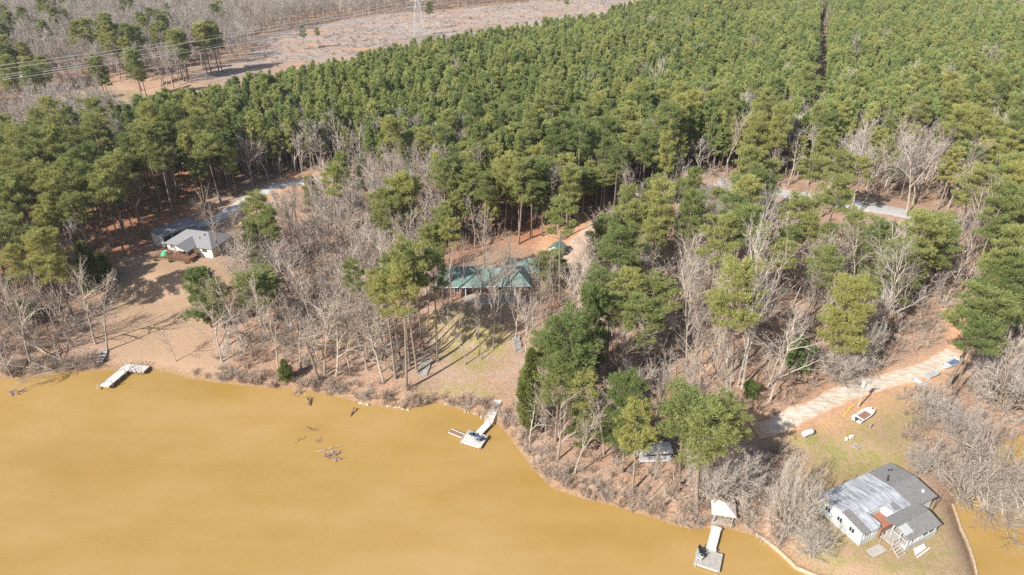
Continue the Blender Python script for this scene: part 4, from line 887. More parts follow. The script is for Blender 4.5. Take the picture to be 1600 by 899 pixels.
window(wf, (15, 2.2, 1.6), 0, 1.1, .9); window(wf, (15, 5.2, 1.6), 0, 1.1, .9)
for i in range(1): MB().slab([(9.9, -.5, 1.0), (10.9, -.5, 1.0), (10.9, -.1, 2.4), (9.9, -.1, 2.4)], .05).build('leaning_sheet', M['white_paint'], wf)
pr = MB(); pr.slab([(4.55, -3.75, 2.55), (11.3, -3.75, 2.55), (11.3, -1.6, 3.22), (4.55, -1.6, 3.22)], .1); pr.slab([(4.55, -1.6, 3.22), (11.3, -1.6, 3.22), (11.3, .35, 2.98), (4.55, .35, 2.98)], .1)
pr = pr.build('porch_roof', M['shingle'], wf, label='grey shingled porch roof jutting toward the water')
MB().slab([(4.6, -3.0, 2.80), (6.3, -3.0, 2.80), (6.3, -1.7, 3.2), (4.6, -1.7, 3.2)], .02).build('roof_panel', M['galv'], pr)
MB().box((8.1, -1.75, .45), (6.4, 3.4, .9)).build('porch_base', M['mint'], wf); MB().box((9.2, -1.8, 1.75), (3.8, 3.3, 1.66)).build('porch_wall', M['white_paint'], wf)
MB().box((8.1, -1.78, .93), (6.6, 3.5, .06)).build('porch_floor', M['deckwood'], wf)
for (x, y) in ((4.95, -3.4), (5.8, -3.4), (6.6, -3.4), (7.2, -3.4), (4.95, -2.2), (4.95, -1.0)): MB().box((x, y, 1.75), (.1, .1, 1.6)).build('porch_post', M['white_paint'], wf)
MB().box((6.1, -3.4, 1.75), (2.3, .05, .06)).build('porch_rail', M['white_paint'], wf); MB().box((4.95, -2.2, 1.75), (.05, 2.3, .06)).build('porch_rail', M['white_paint'], wf)
window(wf, (9.2, -3.45, 1.75), -math.pi / 2, 2.6, .9)
decking(wf, (4.0, -1.6), 0, 1.5, 2.0, .9, 'greywood', .16, .06, 'stair_landing'); steps(wf, (3.9, -4.0, .1), (3.9, -2.65, .85), 1.3, 4, 'greywood')
for (x, y) in ((3.3, -2.5), (4.7, -2.5), (3.3, -.8)): MB().box((x, y, .85), (.09, .09, 1.9)).build('landing_post', M['greywood'], wf)
MB().box((4.0, -2.5, 1.75), (1.4, .06, .07)).build('hand_rail', M['greywood'], wf)
c0 = MB(); c0.slab([(.2, -2.3, .06), (2.9, -2.3, .06), (2.9, -1.0, .06), (.2, -1.0, .06)], .1); o = c0.build('concrete_slab', M['concrete']); o.location = wf.location; o.rotation_euler = wf.rotation_euler
tag(o, 'bare concrete slab in front of the waterfront house', 'slab')
wb = thing('white_board', 'white boards leaning against the porch of the waterfront house', 'boards', wf.matrix_basis @ Vector((7.0, -3.9, 0)), R(26))
MB().slab([(-1.3, -.7, .05), (1.2, -.5, .05), (1.1, -.1, .6), (-1.2, -.1, .7)], .05).build('board', M['white_paint'], wb); MB().slab([(-1.5, -1.1, .04), (1.6, -.8, .04), (1.6, -.65, .08), (-1.5, -.95, .08)], .05).build('board', M['white_paint'], wb)
for k, (x, y, s_, mt) in enumerate(((-.2, 8.1, .35, 'white_paint'), (-.9, 7.6, .3, 'white_paint'), (1.2, 8.4, .4, 'greywood'))):
    g = wf.matrix_basis @ Vector((x, y, 0)); o = MB().box((0, 0, s_ * .5), (s_ * 1.5, s_, s_), k).box((s_ * .3, .1, s_ * 1.15), (s_ * .8, s_ * .7, s_ * .3), k + .5).build('junk_pile', M[mt]); o.location = (g.x, g.y, Z0)
    tag(o, ['white oddments heaped behind the waterfront house, middle heap', 'white oddments by the back left corner of the waterfront house', 'grey wooden oddments heaped behind the waterfront house'][k], 'junk')
def seawall(label, pts):
    q = [at(*p) for p in pts]; w_ = MB()
    for i in range(len(q) - 1):
        d = q[i + 1] - q[i]; L = np.linalg.norm(d); c_ = (q[i] + q[i + 1]) / 2; w_.box((c_[0], c_[1], .05 + .004 * (i % 2)), (L + .2, .26, 1.0), math.atan2(d[1], d[0]))
    o = w_.build('seawall', surf('seawall_concrete', (.30, .225, .15), (.46, .37, .27), 2, .95, .3)); tag(o, label, 'wall')
seawall('low tan seawall curving round the left side of the point', [(1182, 838), (1200, 850), (1216, 863), (1230, 876), (1243, 889), (1266, 899), (1293, 909), (1345, 928)])
seawall('low pale seawall along the cove side of the point', [(1487, 792), (1493, 808), (1500, 829), (1508, 846), (1514, 862), (1520, 880), (1525, 905)])

# ------------------------------------------------------------------ cream house with deck, and its carport
Z1 = 6.3; A = at(264, 394, Z1); ch = thing('cream_house', 'cream sided house with pale grey hip roof and brown front deck', 'house', (A[0], A[1], Z1), R(-15))
Lh, Wh = 12.6, 8.0
MB().prism([(0, 0), (Lh, 0), (Lh, Wh), (0, Wh)], -.5, 2.7).build('wall', M['cream'], ch)
e = .55; zr = 4.75; zz = 2.7 - .18
rf = MB(); rf.slab([(-e, -e, zz), (Lh + e, -e, zz), (Lh - 3.2, Wh / 2, zr), (3.2, Wh / 2, zr)], .12); rf.slab([(Lh + e, Wh + e, zz), (-e, Wh + e, zz), (3.2, Wh / 2, zr), (Lh - 3.2, Wh / 2, zr)], .12)
rf.slab([(-e, Wh + e, zz), (-e, -e, zz), (3.2, Wh / 2, zr)], .12); rf.slab([(Lh + e, -e, zz), (Lh + e, Wh + e, zz), (Lh - 3.2, Wh / 2, zr)], .12)
rf = rf.build('roof', M['shingle_pale'], ch)
MB().tube([(9.0, 3.0, 4.0), (9.0, 3.0, 4.6)], .14, 7).build('roof_vent', M['dark'], rf); MB().tube([(8.2, 2.0, 3.5), (8.2, 2.0, 4.1)], .1, 7).build('roof_vent', M['dark'], rf)
gr = MB(); gr.slab([(3.2, -3.6, 2.62), (5.9, -3.6, 3.85), (5.9, 2.6, 3.85), (3.2, 2.6, 2.62)][::-1], .1); gr.slab([(8.6, -3.6, 2.62), (5.9, -3.6, 3.85), (5.9, 2.6, 3.85), (8.6, 2.6, 2.62)], .1)
gr.build('porch_roof', M['shingle_pale'], ch, label='pale grey gabled roof over the front porch')
for x in (3.5, 5.9, 8.3): MB().box((x, -3.3, 1.3), (.16, .16, 2.5)).build('porch_post', M['brownwood'], ch)
decking(ch, (4.4, -2.0), 0, 9.2, 3.9, .75, 'brownwood', .2, .06, 'deck')
for i in range(10):
    MB().box((-.1 + i * 1.0, -3.9, .7), (.1, .1, 1.9)).build('railing_post', M['brownwood'], ch)
for z in (1.0, 1.3, 1.6): MB().box((4.4, -3.9, z), (9.2, .05, .06)).build('railing_bar', M['brownwood'], ch); MB().box((-.15, -2.0, z), (.05, 3.8, .06)).build('railing_bar', M['brownwood'], ch)
for (x, w) in ((1.5, 1.2), (4.8, 1.6), (10.6, 1.4)): window(ch, (x, 0, 1.75), -math.pi / 2, w, 1.1)
door(ch, (6.9, 0, .75), -math.pi / 2, mat='brownwood'); window(ch, (0, 2.5, 1.7), math.pi, 1, 1.1); window(ch, (0, 5.5, 1.7), math.pi, 1, 1.1); window(ch, (Lh, 4, 1.7), 0, 1.2, 1.1)
steps(ch, (9.6, -3.0, .1), (9.0, -3.0, .7), 1.2, 2, 'brownwood')
for k, (x, y, mt, lb) in enumerate(((1.6, -3.2, 'white_paint', 'white chair on the cream house deck, nearest its left end'), (3.4, -1.2, 'white_paint', 'white chair on the cream house deck under the porch'), (6.8, -1.6, 'dark', 'dark chair on the cream house deck near the door'))):
    g = ch.matrix_basis @ Vector((x, y, .79)); chair(lb, g.x, g.y, g.z, R(-15) + k, mt, 'chairs on the cream house deck')
zc = Z1 + .3; c4 = [at(u, v, zc + 2.7) for (u, v) in ((251, 370), (306, 349), (294, 341), (241, 361))]; cc = sum(c4) / 4; d = c4[1] - c4[0]; rzc = math.atan2(d[1], d[0]); Lc = np.linalg.norm(d) * 1.08; Wc = 5.2
cp = thing('carport', 'long low carport with pale grey roof behind the cream house', 'carport', (cc[0], cc[1], zc), rzc)
MB().slab([(-Lc / 2, -Wc / 2, 2.5), (Lc / 2, -Wc / 2, 2.5), (Lc / 2, Wc / 2, 2.95), (-Lc / 2, Wc / 2, 2.95)], .12).build('roof', M['shingle_pale'], cp)
for i in range(5):
    for s_ in (-1, 1): MB().box((-Lc / 2 + .3 + (Lc - .6) * i / 4, s_ * (Wc / 2 - .3), 1.15 + (.18 if s_ > 0 else 0)), (.14, .14, 2.5)).build('post', M['white_paint'], cp)
MB().box((0, Wc / 2 - .12, 1.3), (Lc - .4, .1, 2.9)).build('back_wall', M['white_paint'], cp); MB().box((-Lc / 2 + .15, 0, 1.2), (.1, Wc - .8, 2.6)).build('end_wall', M['white_paint'], cp)
MB().box((0, 0, -.02), (Lc + .6, Wc + .4, .2)).build('floor_slab', M['concrete'], cp)
g = cp.matrix_basis @ Vector((Lc / 2 - 2.6, -.6, .08)); car = thing('parked_car', 'white car parked in the shade of the long carport', 'car', g, rzc)
bd = MB(); prof = [(-2.1, .35), (2.1, .35), (2.15, .75), (1.2, .92), (.55, 1.42), (-1.2, 1.45), (-1.75, 1.0), (-2.12, .9)]
bd.add([(x, -.85, z) for x, z in prof] + [(x, .85, z) for x, z in prof], [tuple(range(7, -1, -1)), tuple(range(8, 16))] + [(i, (i + 1) % 8, 8 + (i + 1) % 8, 8 + i) for i in range(8)]); bd.build('body', M['white_paint'], car)
for s_ in (-1, 1):
    MB().box((-.3, s_ * .856, 1.17), (1.6, .02, .36)).build('side_window', M['glass'], car)
    for x in (-1.3, 1.3): MB().tube([(x, s_ * .72, .33), (x, s_ * .9, .33)], .33, 12).build('wheel', M['dark'], car)
MB().slab([(1.16, -.7, .95), (1.16, .7, .95), (.62, .7, 1.38), (.62, -.7, 1.38)], .012).build('windscreen', M['glass'], car)
def ground_obj(u, v): g = G(u, v); return (g[0], g[1], g[2])
g = ground_obj(259, 404); o = thing('green_umbrella', 'bright green folded patio umbrella below the brown deck', 'umbrella', g)
MB().tube([(0, 0, 0), (0, 0, 2.0)], .04, 6).build('pole', M['galv'], o); MB().tube([(0, 0, 1.0), (0, 0, 1.35), (0, 0, 2.1)], [.95, .85, .05], 10).build('canopy', M['green_plastic'], o)
for k, (u, v) in enumerate(((243, 408), (267, 410), (292, 412))):
    V, Fc = brushy(900 + k, .8, 24, .9, 6, .03); o = obj('yellow_shrub', np_mesh('yellow_shrub', V, Fc, [foliage('yellowed_leaves_%d' % k, (.30, .24, .04), (.38, .30, .05), (.42, .32, .06))])); o.location = ground_obj(u, v)
    tag(o, ['leftmost', 'middle', 'rightmost'][k] + ' of three yellow shrubs below the brown deck', 'shrub', 'yellow shrubs in front of the cream house')
g = ground_obj(373, 355); o = thing('yellow_slide', 'yellow play slide on the clay yard right of the carport', 'slide', g, .5)
MB().slab([(-1.2, -.25, .1), (1.0, -.25, 1.1), (1.0, .25, 1.1), (-1.2, .25, .1)][::-1], .06).build('chute', M['yellow'], o); MB().box((1.1, 0, .5), (.4, .5, 1.0)).build('ladder', M['dark'], o)
g = ground_obj(350, 369); o = thing('orange_ride_on_toy', 'small orange toy on the yard behind the cream house', 'toy', g, .3); MB().box((0, 0, .28), (.9, .4, .3)).box((.25, 0, .5), (.2, .36, .25)).build('body', M['orange'], o)
for (x, y) in ((-.3, -.22), (-.3, .22), (.3, -.22), (.3, .22)): MB().tube([(x, y - .04, .15), (x, y + .04, .15)], .15, 8).build('wheel', M['dark'], o)
g = ground_obj(362, 398); o = thing('utility_trailer', 'dark low trailer beside the right end of the cream house', 'trailer', g, .55)
MB().box((0, 0, .55), (3.2, 1.7, .12)).build('bed', M['dark'], o); 
for s_ in (-1, 1): MB().box((0, s_ * .85, .8), (3.2, .05, .4)).build('side', M['dark'], o); MB().tube([(0, s_ * .8, .32), (0, s_ * .98, .32)], .32, 10).build('wheel', M['dark'], o)
MB().tube([(1.6, 0, .5), (2.6, 0, .45)], .05, 5).build('tow_bar', M['dark'], o)

# ------------------------------------------------------------------ green roofed house, patio, shed
Z2 = 6.6; L0 = at(681, 449, Z2 + 2.7); R0 = at(829, 446, Z2 + 2.7); d = R0 - L0; rzg = math.atan2(d[1], d[0]); Lg = np.linalg.norm(d); e = .6; Wg = 8.4
gh = thing('green_roofed_house', 'long low house with green metal roof and brick and white walls on the slope', 'house', (L0[0], L0[1], Z2), rzg)
MB().prism([(e, e), (6.0, e), (6.0, 2.2), (Lg - 3.2, 2.2), (Lg - 3.2, e), (Lg - e, e), (Lg - e, Wg), (e, Wg)], -.5, 2.62).build('wall', M['white_paint'], gh)
MB().box(((e + 5.98) / 2, e - .04, .6), (5.3, .1, 2.3)).build('brick_facing', M['brick'], gh); MB().box((Lg - e - 1.3, e - .04, .6), (2.6, .1, 2.3)).build('brick_facing', M['brick'], gh)
MB().box((9.0, 2.16, .35), (5.6, .1, .9)).build('brick_facing', M['brick'], gh)
zz, zr, W2 = 2.6, 5.2, Wg + e
rf = MB(); rf.slab([(0, 0, zz), (Lg, 0, zz), (Lg - 3.4, W2 / 2, zr), (2.6, W2 / 2, zr)], .1); rf.slab([(Lg, W2, zz), (0, W2, zz), (2.6, W2 / 2, zr), (Lg - 3.4, W2 / 2, zr)], .1); rf.slab([(0, W2, zz), (0, 0, zz), (2.6, W2 / 2, zr)], .1); rf.slab([(Lg, 0, zz), (Lg, W2, zz), (Lg - 3.4, W2 / 2, zr)], .1)
rf = rf.build('roof', M['green_metal'], gh); sm = MB()
for i in range(1, int(Lg / .62)):
    x = i * .62; t = min(1, x / 2.6, (Lg - x) / 3.4)
    sm.slab([(x - .025, .02, zz + .04), (x + .025, .02, zz + .04), (x + .025, W2 / 2 * t, zz + (zr - zz) * t + .04), (x - .025, W2 / 2 * t, zz + (zr - zz) * t + .04)], .045)
sm.build('roof_seams', M['green_metal'], rf, kind='stuff')
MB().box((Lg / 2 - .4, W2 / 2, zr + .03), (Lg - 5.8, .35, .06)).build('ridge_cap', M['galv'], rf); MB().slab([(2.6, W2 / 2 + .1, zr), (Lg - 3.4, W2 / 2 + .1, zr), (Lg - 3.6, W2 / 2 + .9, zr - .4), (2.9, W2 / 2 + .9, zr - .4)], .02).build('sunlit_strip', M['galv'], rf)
MB().box((Lg / 2, -.06, 2.55), (Lg, .1, .14)).build('gutter', M['white_paint'], rf); MB().box((2.5, 4.6, 5.3), (.9, .7, 1.1)).build('chimney', M['brick'], rf)
for x in (2.0, 4.5): window(gh, (x, e - .09, 1.6), -math.pi / 2, 1.1, 1.2)
for x in (7.2, 8.7, 10.2, 11.7): window(gh, (x, 2.2, 1.7), -math.pi / 2, 1.2, 1.5)
door(gh, (13.4, 2.2, 0), -math.pi / 2, 1.6, 2.1, 'glass'); window(gh, (Lg - 1.9, e - .09, 1.6), -math.pi / 2, 1.2, 1.2)
for x in (6.3, 9.5, 12.8, Lg - 3.4): MB().box((x, .6, 1.25), (.16, .16, 2.6)).build('porch_post', M['white_paint'], gh)
wc = at(816, 407, Z2 + 4); wg = thing('green_roofed_wing', 'green roofed garage wing behind the right end of the long house', 'garage', (wc[0], wc[1], Z2), rzg - .05)
MB().box((0, 0, 1.1), (7.0, 5.6, 3.2)).build('wall', M['white_paint'], wg)
rf = MB(); rf.slab([(-3.9, -3.3, 2.65), (3.9, -3.3, 2.65), (3.9, 0, 4.5), (-3.9, 0, 4.5)], .1); rf.slab([(-3.9, 0, 4.5), (3.9, 0, 4.5), (3.9, 3.3, 2.65), (-3.9, 3.3, 2.65)], .1); rf = rf.build('roof', M['green_metal'], wg)
sm = MB()
for i in range(13): x = -3.7 + i * .62; sm.slab([(x - .025, -3.28, 2.69), (x + .025, -3.28, 2.69), (x + .025, 0, 4.54), (x - .025, 0, 4.54)], .045)
sm.build('roof_seams', M['green_metal'], rf, kind='stuff'); MB().box((0, -3.36, 2.6), (7.8, .1, .14)).build('gutter', M['white_paint'], rf)
for s_ in (-1, 1): MB().add([(s_ * 3.45, -2.8, 2.7), (s_ * 3.45, 2.8, 2.7), (s_ * 3.45, 0, 4.3)], [(0, 1, 2)]).build('gable', M['white_paint'], wg)
window(wg, (-1.8, -2.8, 1.5), -math.pi / 2, 1.2, 1.2); door(wg, (1.6, -2.8, 0), -math.pi / 2, 2.4, 2.2)
sg = ground_obj(870, 398); sh = thing('green_roofed_shed', 'small white shed with green gable roof beside the dirt drive', 'shed', sg, R(60))
MB().box((0, 0, 1.0), (3.4, 2.6, 2.4)).build('wall', M['white_paint'], sh); rf = MB(); rf.slab([(-2, -1.65, 2.1), (2, -1.65, 2.1), (2, 0, 3.1), (-2, 0, 3.1)], .08); rf.slab([(-2, 0, 3.1), (2, 0, 3.1), (2, 1.65, 2.1), (-2, 1.65, 2.1)], .08); rf.build('roof', M['green_metal'], sh)
for s_ in (-1, 1): MB().add([(s_ * 1.7, -1.3, 2.2), (s_ * 1.7, 1.3, 2.2), (s_ * 1.7, 0, 2.98)], [(0, 1, 2)]).build('gable', M['white_paint'], sh)
door(sh, (-1.7, 0, 0), math.pi, 1.2, 1.9)
q = [at(u, v, Z2) for (u, v) in ((724, 471), (752, 477), (815, 473), (822, 462), (800, 459), (728, 461))]
o = MB().prism(q, Z2 - .3, Z2 + .08).build('patio', M['concrete']); tag(o, 'pale concrete patio in front of the green roofed house', 'patio')
for k, (u, v, mt, lb) in enumerate(((790, 466, 'teal', 'teal chair on the house patio'), (786, 470, 'blue', 'dark blue chair on the house patio, nearest the lake'), (772, 471, 'white_paint', 'white chair on the house patio'))):
    p = at(u, v, Z2 + .08); chair(lb, p[0], p[1], Z2 + .08, k * 1.3, mt, 'chairs on the house patio')
g = ground_obj(864, 404); o = thing('white_cart', 'white cart parked below the small green roofed shed', 'cart', g, .4); MB().box((0, 0, .6), (1.9, 1.1, .5)).build('body', M['white_paint'], o); MB().box((0, 0, 1.75), (1.7, 1.1, .06)).build('roof', M['white_paint'], o)
for (x, y) in ((-.7, -.5), (-.7, .5), (.7, -.5), (.7, .5)): MB().box((x, y, 1.25), (.05, .05, .95)).build('post', M['dark'], o); MB().tube([(x, y * 1.05 - .08, .25), (x, y * 1.05 + .08, .25)], .25, 8).build('wheel', M['dark'], o)

# ------------------------------------------------------------------ docks
def rect_px(px, z):
    q = [at(u, v, z) for (u, v) in px]; c_ = sum(q) / 4; a = (q[1] - q[0] + q[2] - q[3]) / 2; b_ = (q[3] - q[0] + q[2] - q[1]) / 2; return c_, math.atan2(a[1], a[0]), np.linalg.norm(a), np.linalg.norm(b_)
D = thing('l_shaped_dock', 'weathered L-shaped dock on posts below the tan lawn', 'dock', (0, 0, 0)); zd = .75
p1, bq, en = at(229, 577, zd), at(199, 574, zd), at(163, 604, zd)
for (a, b_, w, ex) in ((p1, bq, 2.0, .0), (bq, en, 1.9, .9)):
    d = b_ - a; L = np.linalg.norm(d) + ex; rz = math.atan2(d[1], d[0]); c_ = (a + b_) / 2 - d / np.linalg.norm(d) * ex / 2
    zz = zd + (.07 if ex else 0); decking(D, c_, rz, L, w, zz, 'sunwood', .2); dock_frame(D, c_, rz, L, w, zz, 'greywood', False)
    for i in range(4):
        for s_ in (-1, 1):
            t = -.5 + (i + .5) / 4; x = c_[0] + t * L * math.cos(rz) - s_ * (w / 2 + .1) * math.sin(rz); y = c_[1] + t * L * math.sin(rz) + s_ * (w / 2 + .1) * math.cos(rz); MB().tube([(x, y, -1.8), (x, y, zd + random.choice((.2, .9, 1.3)))], .075, 7).build('post', M['greywood'], D)
p = at(153, 604, .5); o = thing('floating_plank', 'short pale plank standing off the end of the L-shaped dock', 'plank', (p[0], p[1], 0), 1.9); MB().box((0, 0, .5), (1.6, .25, .08)).build('board', M['deckwood'], o); MB().tube([(.5, 0, -1.5), (.5, 0, .6)], .07, 6).build('post', M['greywood'], o)
D = thing('swim_dock', 'bleached white dock with square platform, gangway and stairs', 'dock', (0, 0, 0)); zd = .5
c_, rz, L, w = rect_px(((720, 690), (750, 700), (764, 681), (732, 673)), zd); decking(D, c_, rz, L, w, zd, 'sunwood', .2, along=True, name='platform'); dock_frame(D, c_, rz, L, w, zd, 'sunwood')
MD = (c_, rz); a, b_ = at(748, 677.5, zd), at(763, 661, zd + .2); d = b_ - a; c2 = (a + b_) / 2; decking(D, c2, math.atan2(d[1], d[0]), np.linalg.norm(d), 1.25, zd + .09, 'sunwood', .2, name='gangway'); dock_frame(D, c2, math.atan2(d[1], d[0]), np.linalg.norm(d), 1.25, zd + .09, 'sunwood', False)
g = G(775, 633); b3 = Vector((b_[0], b_[1], zd + .12)); steps(D, b3, (g[0], g[1], g[2] + .25), 1.35, 15, 'sunwood', .06); 
decking(D, (g[0] + .25, g[1] + .55), math.atan2(g[1] - b3.y, g[0] - b3.x), 1.1, 1.4, g[2] + .3, 'sunwood', .2, name='landing')
c3, r3, L3, w3 = rect_px(((701, 676), (722, 684.5), (727, 679), (705, 670)), .4); decking(D, c3, r3, L3 - .2, w3 - .25, .36, 'brownwood', .5, name='jet_ski_ramp', along=True); dock_frame(D, c3, r3, L3, w3, .52, 'sunwood', False)
for k, (dx, dy, rr) in enumerate(((-.9, .55, 2.4), (-.1, .5, 2.0), (1.1, .35, 3.6), (.8, -.3, 4.2))):
    x = c_[0] + dx * math.cos(rz) - dy * math.sin(rz); y = c_[1] + dx * math.sin(rz) + dy * math.cos(rz)
    chair(['leftmost', 'second from left', 'rightmost', 'frontmost'][k] + ' dark chair on the bleached white dock platform', x, y, zd + .035, rr, 'blue', 'chairs on the white dock')
D = thing('point_dock', 'grey plank dock with bright white gangway below the lakeside hut', 'dock', (0, 0, 0)); zd = .5
c_, rz, L, w = rect_px(((1084, 880), (1124, 893), (1130, 867), (1091, 854)), zd); decking(D, c_, rz, L, w, zd, 'deckwood', .16, along=True, name='platform'); dock_frame(D, c_, rz, L, w, zd, 'sunwood')
a, b_ = at(1110.5, 860, zd), at(1120, 823, zd); d = b_ - a; c2 = (a + b_) / 2; decking(D, c2, math.atan2(d[1], d[0]), np.linalg.norm(d), 1.3, zd + .1, 'sunwood', .25, name='gangway'); dock_frame(D, c2, math.atan2(d[1], d[0]), np.linalg.norm(d), 1.3, zd + .1, 'sunwood', True, high=.1)
for k, (dx, dy) in enumerate(((-1.0, .6), (-.75, 0), (-1.1, -.6))):
    x = c_[0] + dx * math.cos(rz) - dy * math.sin(rz); y = c_[1] + dx * math.sin(rz) + dy * math.cos(rz); chair(['backmost', 'middle', 'frontmost'][k] + ' of three chairs on the grey plank dock', x, y, zd + .035, rz + 1.2, ['dark', 'dark', 'white_paint'][k], 'chairs on the grey plank dock')
g = ground_obj(1127, 810); hu = thing('lakeside_hut', 'small lakeside hut with pinkish grey hip roof above the white gangway', 'hut', g, R(-12))
hr = MB(); e = 1.75
for k in range(4):
    c1 = [(-e, -e), (e, -e), (e, e), (-e, e)]; a, b_ = c1[k], c1[(k + 1) % 4]; hr.slab([(a[0], a[1], 2.3), (b_[0], b_[1], 2.3), (0, 0, 3.3)], .07)
hr.build('roof', surf('pinkish_shingles', (.40, .32, .29), (.58, .50, .46), 4, .95, .3), hu); decking(hu, (0, 0), 0, 3, 3, .25, 'greywood', .2, name='floor')
for (x, y) in ((-1.3, -1.3), (1.3, -1.3), (1.3, 1.3), (-1.3, 1.3)): MB().box((x, y, 1.1), (.13, .13, 2.7)).build('post', M['greywood'], hu)
MB().box((0, 1.35, .8), (2.5, .08, 1.2)).build('back_wall', M['greywood'], hu)

# ------------------------------------------------------------------ stairs on the slope
def hill_stairs(label, lo, hi, w, n_):
    a, b_ = G(*lo), G(*hi); t = thing('hillside_stairs', label, 'stairs', (a[0], a[1], a[2]))
    steps(t, (0, 0, .12), (b_[0] - a[0], b_[1] - a[1], b_[2] - a[2] + .3), w, n_, 'deckwood', .09)
    d = np.array((b_[0] - a[0], b_[1] - a[1])); nn = np.array((-d[1], d[0])) / np.linalg.norm(d)
    for s_ in (-1, 1):
        for q in (0.05, .5, .95):
            x, y = d * q + nn * s_ * (w / 2 + .1); z = (b_[2] - a[2]) * q; MB().box((x, y, z + .5), (.1, .1, 1.3)).build('post', M['greywood'], t)
hill_stairs('grey wooden stairs on the bank beside the leaning pine', (660, 588), (668, 565), 1.6, 11)
hill_stairs('brown wooden stairs on the slope below the green roofed house', (811, 552), (806, 528), 1.3, 12)

# ------------------------------------------------------------------ boats, tank, pole and small things
def axis_px(u0, v0, u1, v1): a, b_ = G(u0, v0), G(u1, v1); return ((a[0] + b_[0]) / 2, (a[1] + b_[1]) / 2, (a[2] + b_[2]) / 2 + .05), math.atan2(b_[1] - a[1], b_[0] - a[0]), math.hypot(b_[0] - a[0], b_[1] - a[1])
g, rz, L = axis_px(157, 569, 165, 549); boat('grey green rowing boat drawn up below the two lawn trees', g, rz, max(3.6, L), 1.35, .5, 'galv', 'dark', motor=False, seats=3)
g, rz, L = axis_px(1337, 659, 1363, 643); boat('white boat with brown carpeted floor on the grass near the utility pole', g, rz, max(3.6, L), 1.9, .55, 'white_paint', 'brownwood', seats=1)
g, rz, L = axis_px(1499, 563, 1473, 577); boat('white boat with dark blue inside under the leaning pine', g, rz, max(4.2, L), 1.8, .6, 'white_paint', 'blue', seats=1)
g, rz, L = axis_px(1447, 591, 1466, 584); boat('small pale boat half hidden in brush by the gravel drive', g, rz, max(3.0, L), 1.3, .45, 'galv', 'deckwood', motor=False)
g, rz, L = axis_px(1440, 603, 1424, 594); boat('small grey boat with white box beside the gravel drive', g, rz, max(2.6, L), 1.2, .4, 'galv', 'white_paint', motor=False, seats=1)
g = ground_obj(1261, 681); o = thing('propane_tank', 'white capsule shaped gas tank on the green grass', 'gas tank', g, .42)
MB().tube([(x, 0, .65) for x in (-1.25, -1.17, -.98, -.75, .75, .98, 1.17, 1.25)], [.05, .25, .42, .48, .48, .42, .25, .05], 14).build('tank', M['white_paint'], o, True); MB().tube([(0, 0, 1.1), (0, 0, 1.28)], [.18, .14], 8).build('valve_dome', M['white_paint'], o)
for x in (-.7, .7): MB().box((x, 0, .12), (.14, .7, .26)).build('foot', M['concrete'], o)
for k, (u, v) in enumerate(((1322, 688), (1328, 685), (1331, 684))):
    o = thing('white_bucket', ['left', 'middle', 'right'][k] + ' of three white buckets lying in the weeds', 'bucket', ground_obj(u, v), k, 'white buckets in the weeds'); MB().tube([(0, 0, 0), (0, 0, .42)], [.2, .24], 10).build('body', M['white_paint'], o); MB().tube([(0, 0, .40), (0, 0, .45)], [.26, .26], 10).build('rim', M['white_paint'], o)
g = ground_obj(1337, 698); o = thing('wooden_pallet', 'old wooden pallet lying in the grass behind the waterfront house', 'pallet', g, 2.2)
for i in range(5): MB().box((-.6 + i * .3, 0, .2), (.16, 1.2, .04)).build('slat', M['greywood'], o)
for y in (-.5, 0, .5): MB().box((0, y, .1), (1.4, .08, .14)).build('runner', M['greywood'], o)
g, rz, L = axis_px(1318, 651, 1331, 636); o = MB().tube([(-L / 2, 0, .1), (L / 2, 0, .1)], .10, 7).build('yellow_pipe', M['yellow']); o.location = g; o.rotation_euler = (0, 0, rz); tag(o, 'long yellow pipe lying on the ground beside the gravel drive', 'pipe')
o = MB().tube([(0, 0, -.2), (.03, 0, .9)], [.14, .12], 7).build('wooden_post', M['greywood']); o.location = ground_obj(1359, 669); tag(o, 'short wooden post near the white boat', 'post')
g = G(1341, 637); hp = height_for(g, 594); o = thing('utility_pole', 'grey utility pole with white transformer beside the gravel drive', 'utility pole', tuple(g))
MB().tube([(0, 0, -.5), (0, 0, hp)], [.14, .10], 9).build('pole', M['greywood'], o); MB().tube([(-.36, -.1, hp - 1.3), (-.36, -.1, hp - .45)], .27, 10).build('transformer', M['white_paint'], o); MB().box((0, 0, hp - .2), (1.3, .1, .12)).build('crossarm', M['greywood'], o)
for x in (-.55, .55): MB().tube([(x, 0, hp - .14), (x, 0, hp + .12)], .05, 6).build('insulator', M['white_paint'], o)
g = ground_obj(1022, 716); o = thing('canopy_boat', 'pontoon boat under a white canopy beneath the largest pine', 'boat', g, .05)
rf = MB(); nseg = 8
for i in range(nseg):
    y0, y1 = -1.35 + 2.7 * i / nseg, -1.35 + 2.7 * (i + 1) / nseg; zf = lambda y: 2.35 - .28 * (y / 1.35) ** 2; rf.slab([(-2.6, y0, zf(y0)), (2.6, y0, zf(y0)), (2.6, y1, zf(y1)), (-2.6, y1, zf(y1))], .03)
rf.build('canopy', M['white_paint'], o); MB().box((0, 0, .75), (5.2, 2.3, .14)).build('deck', M['deckwood'], o)
for s_ in (-1, 1):
    MB().tube([(-2.6, s_ * .85, .35), (2.2, s_ * .85, .35), (2.8, s_ * .85, .5)], [.32, .32, .05], 10).build('pontoon', M['galv'], o); MB().box((0, s_ * 1.1, 1.15), (4.6, .04, .6)).build('side_panel', M['galv'], o)
    for x in (-2.3, 2.3): MB().tube([(x, s_ * 1.1, .8), (x, s_ * 1.1, 2.15)], .03, 5).build('canopy_post', M['galv'], o)
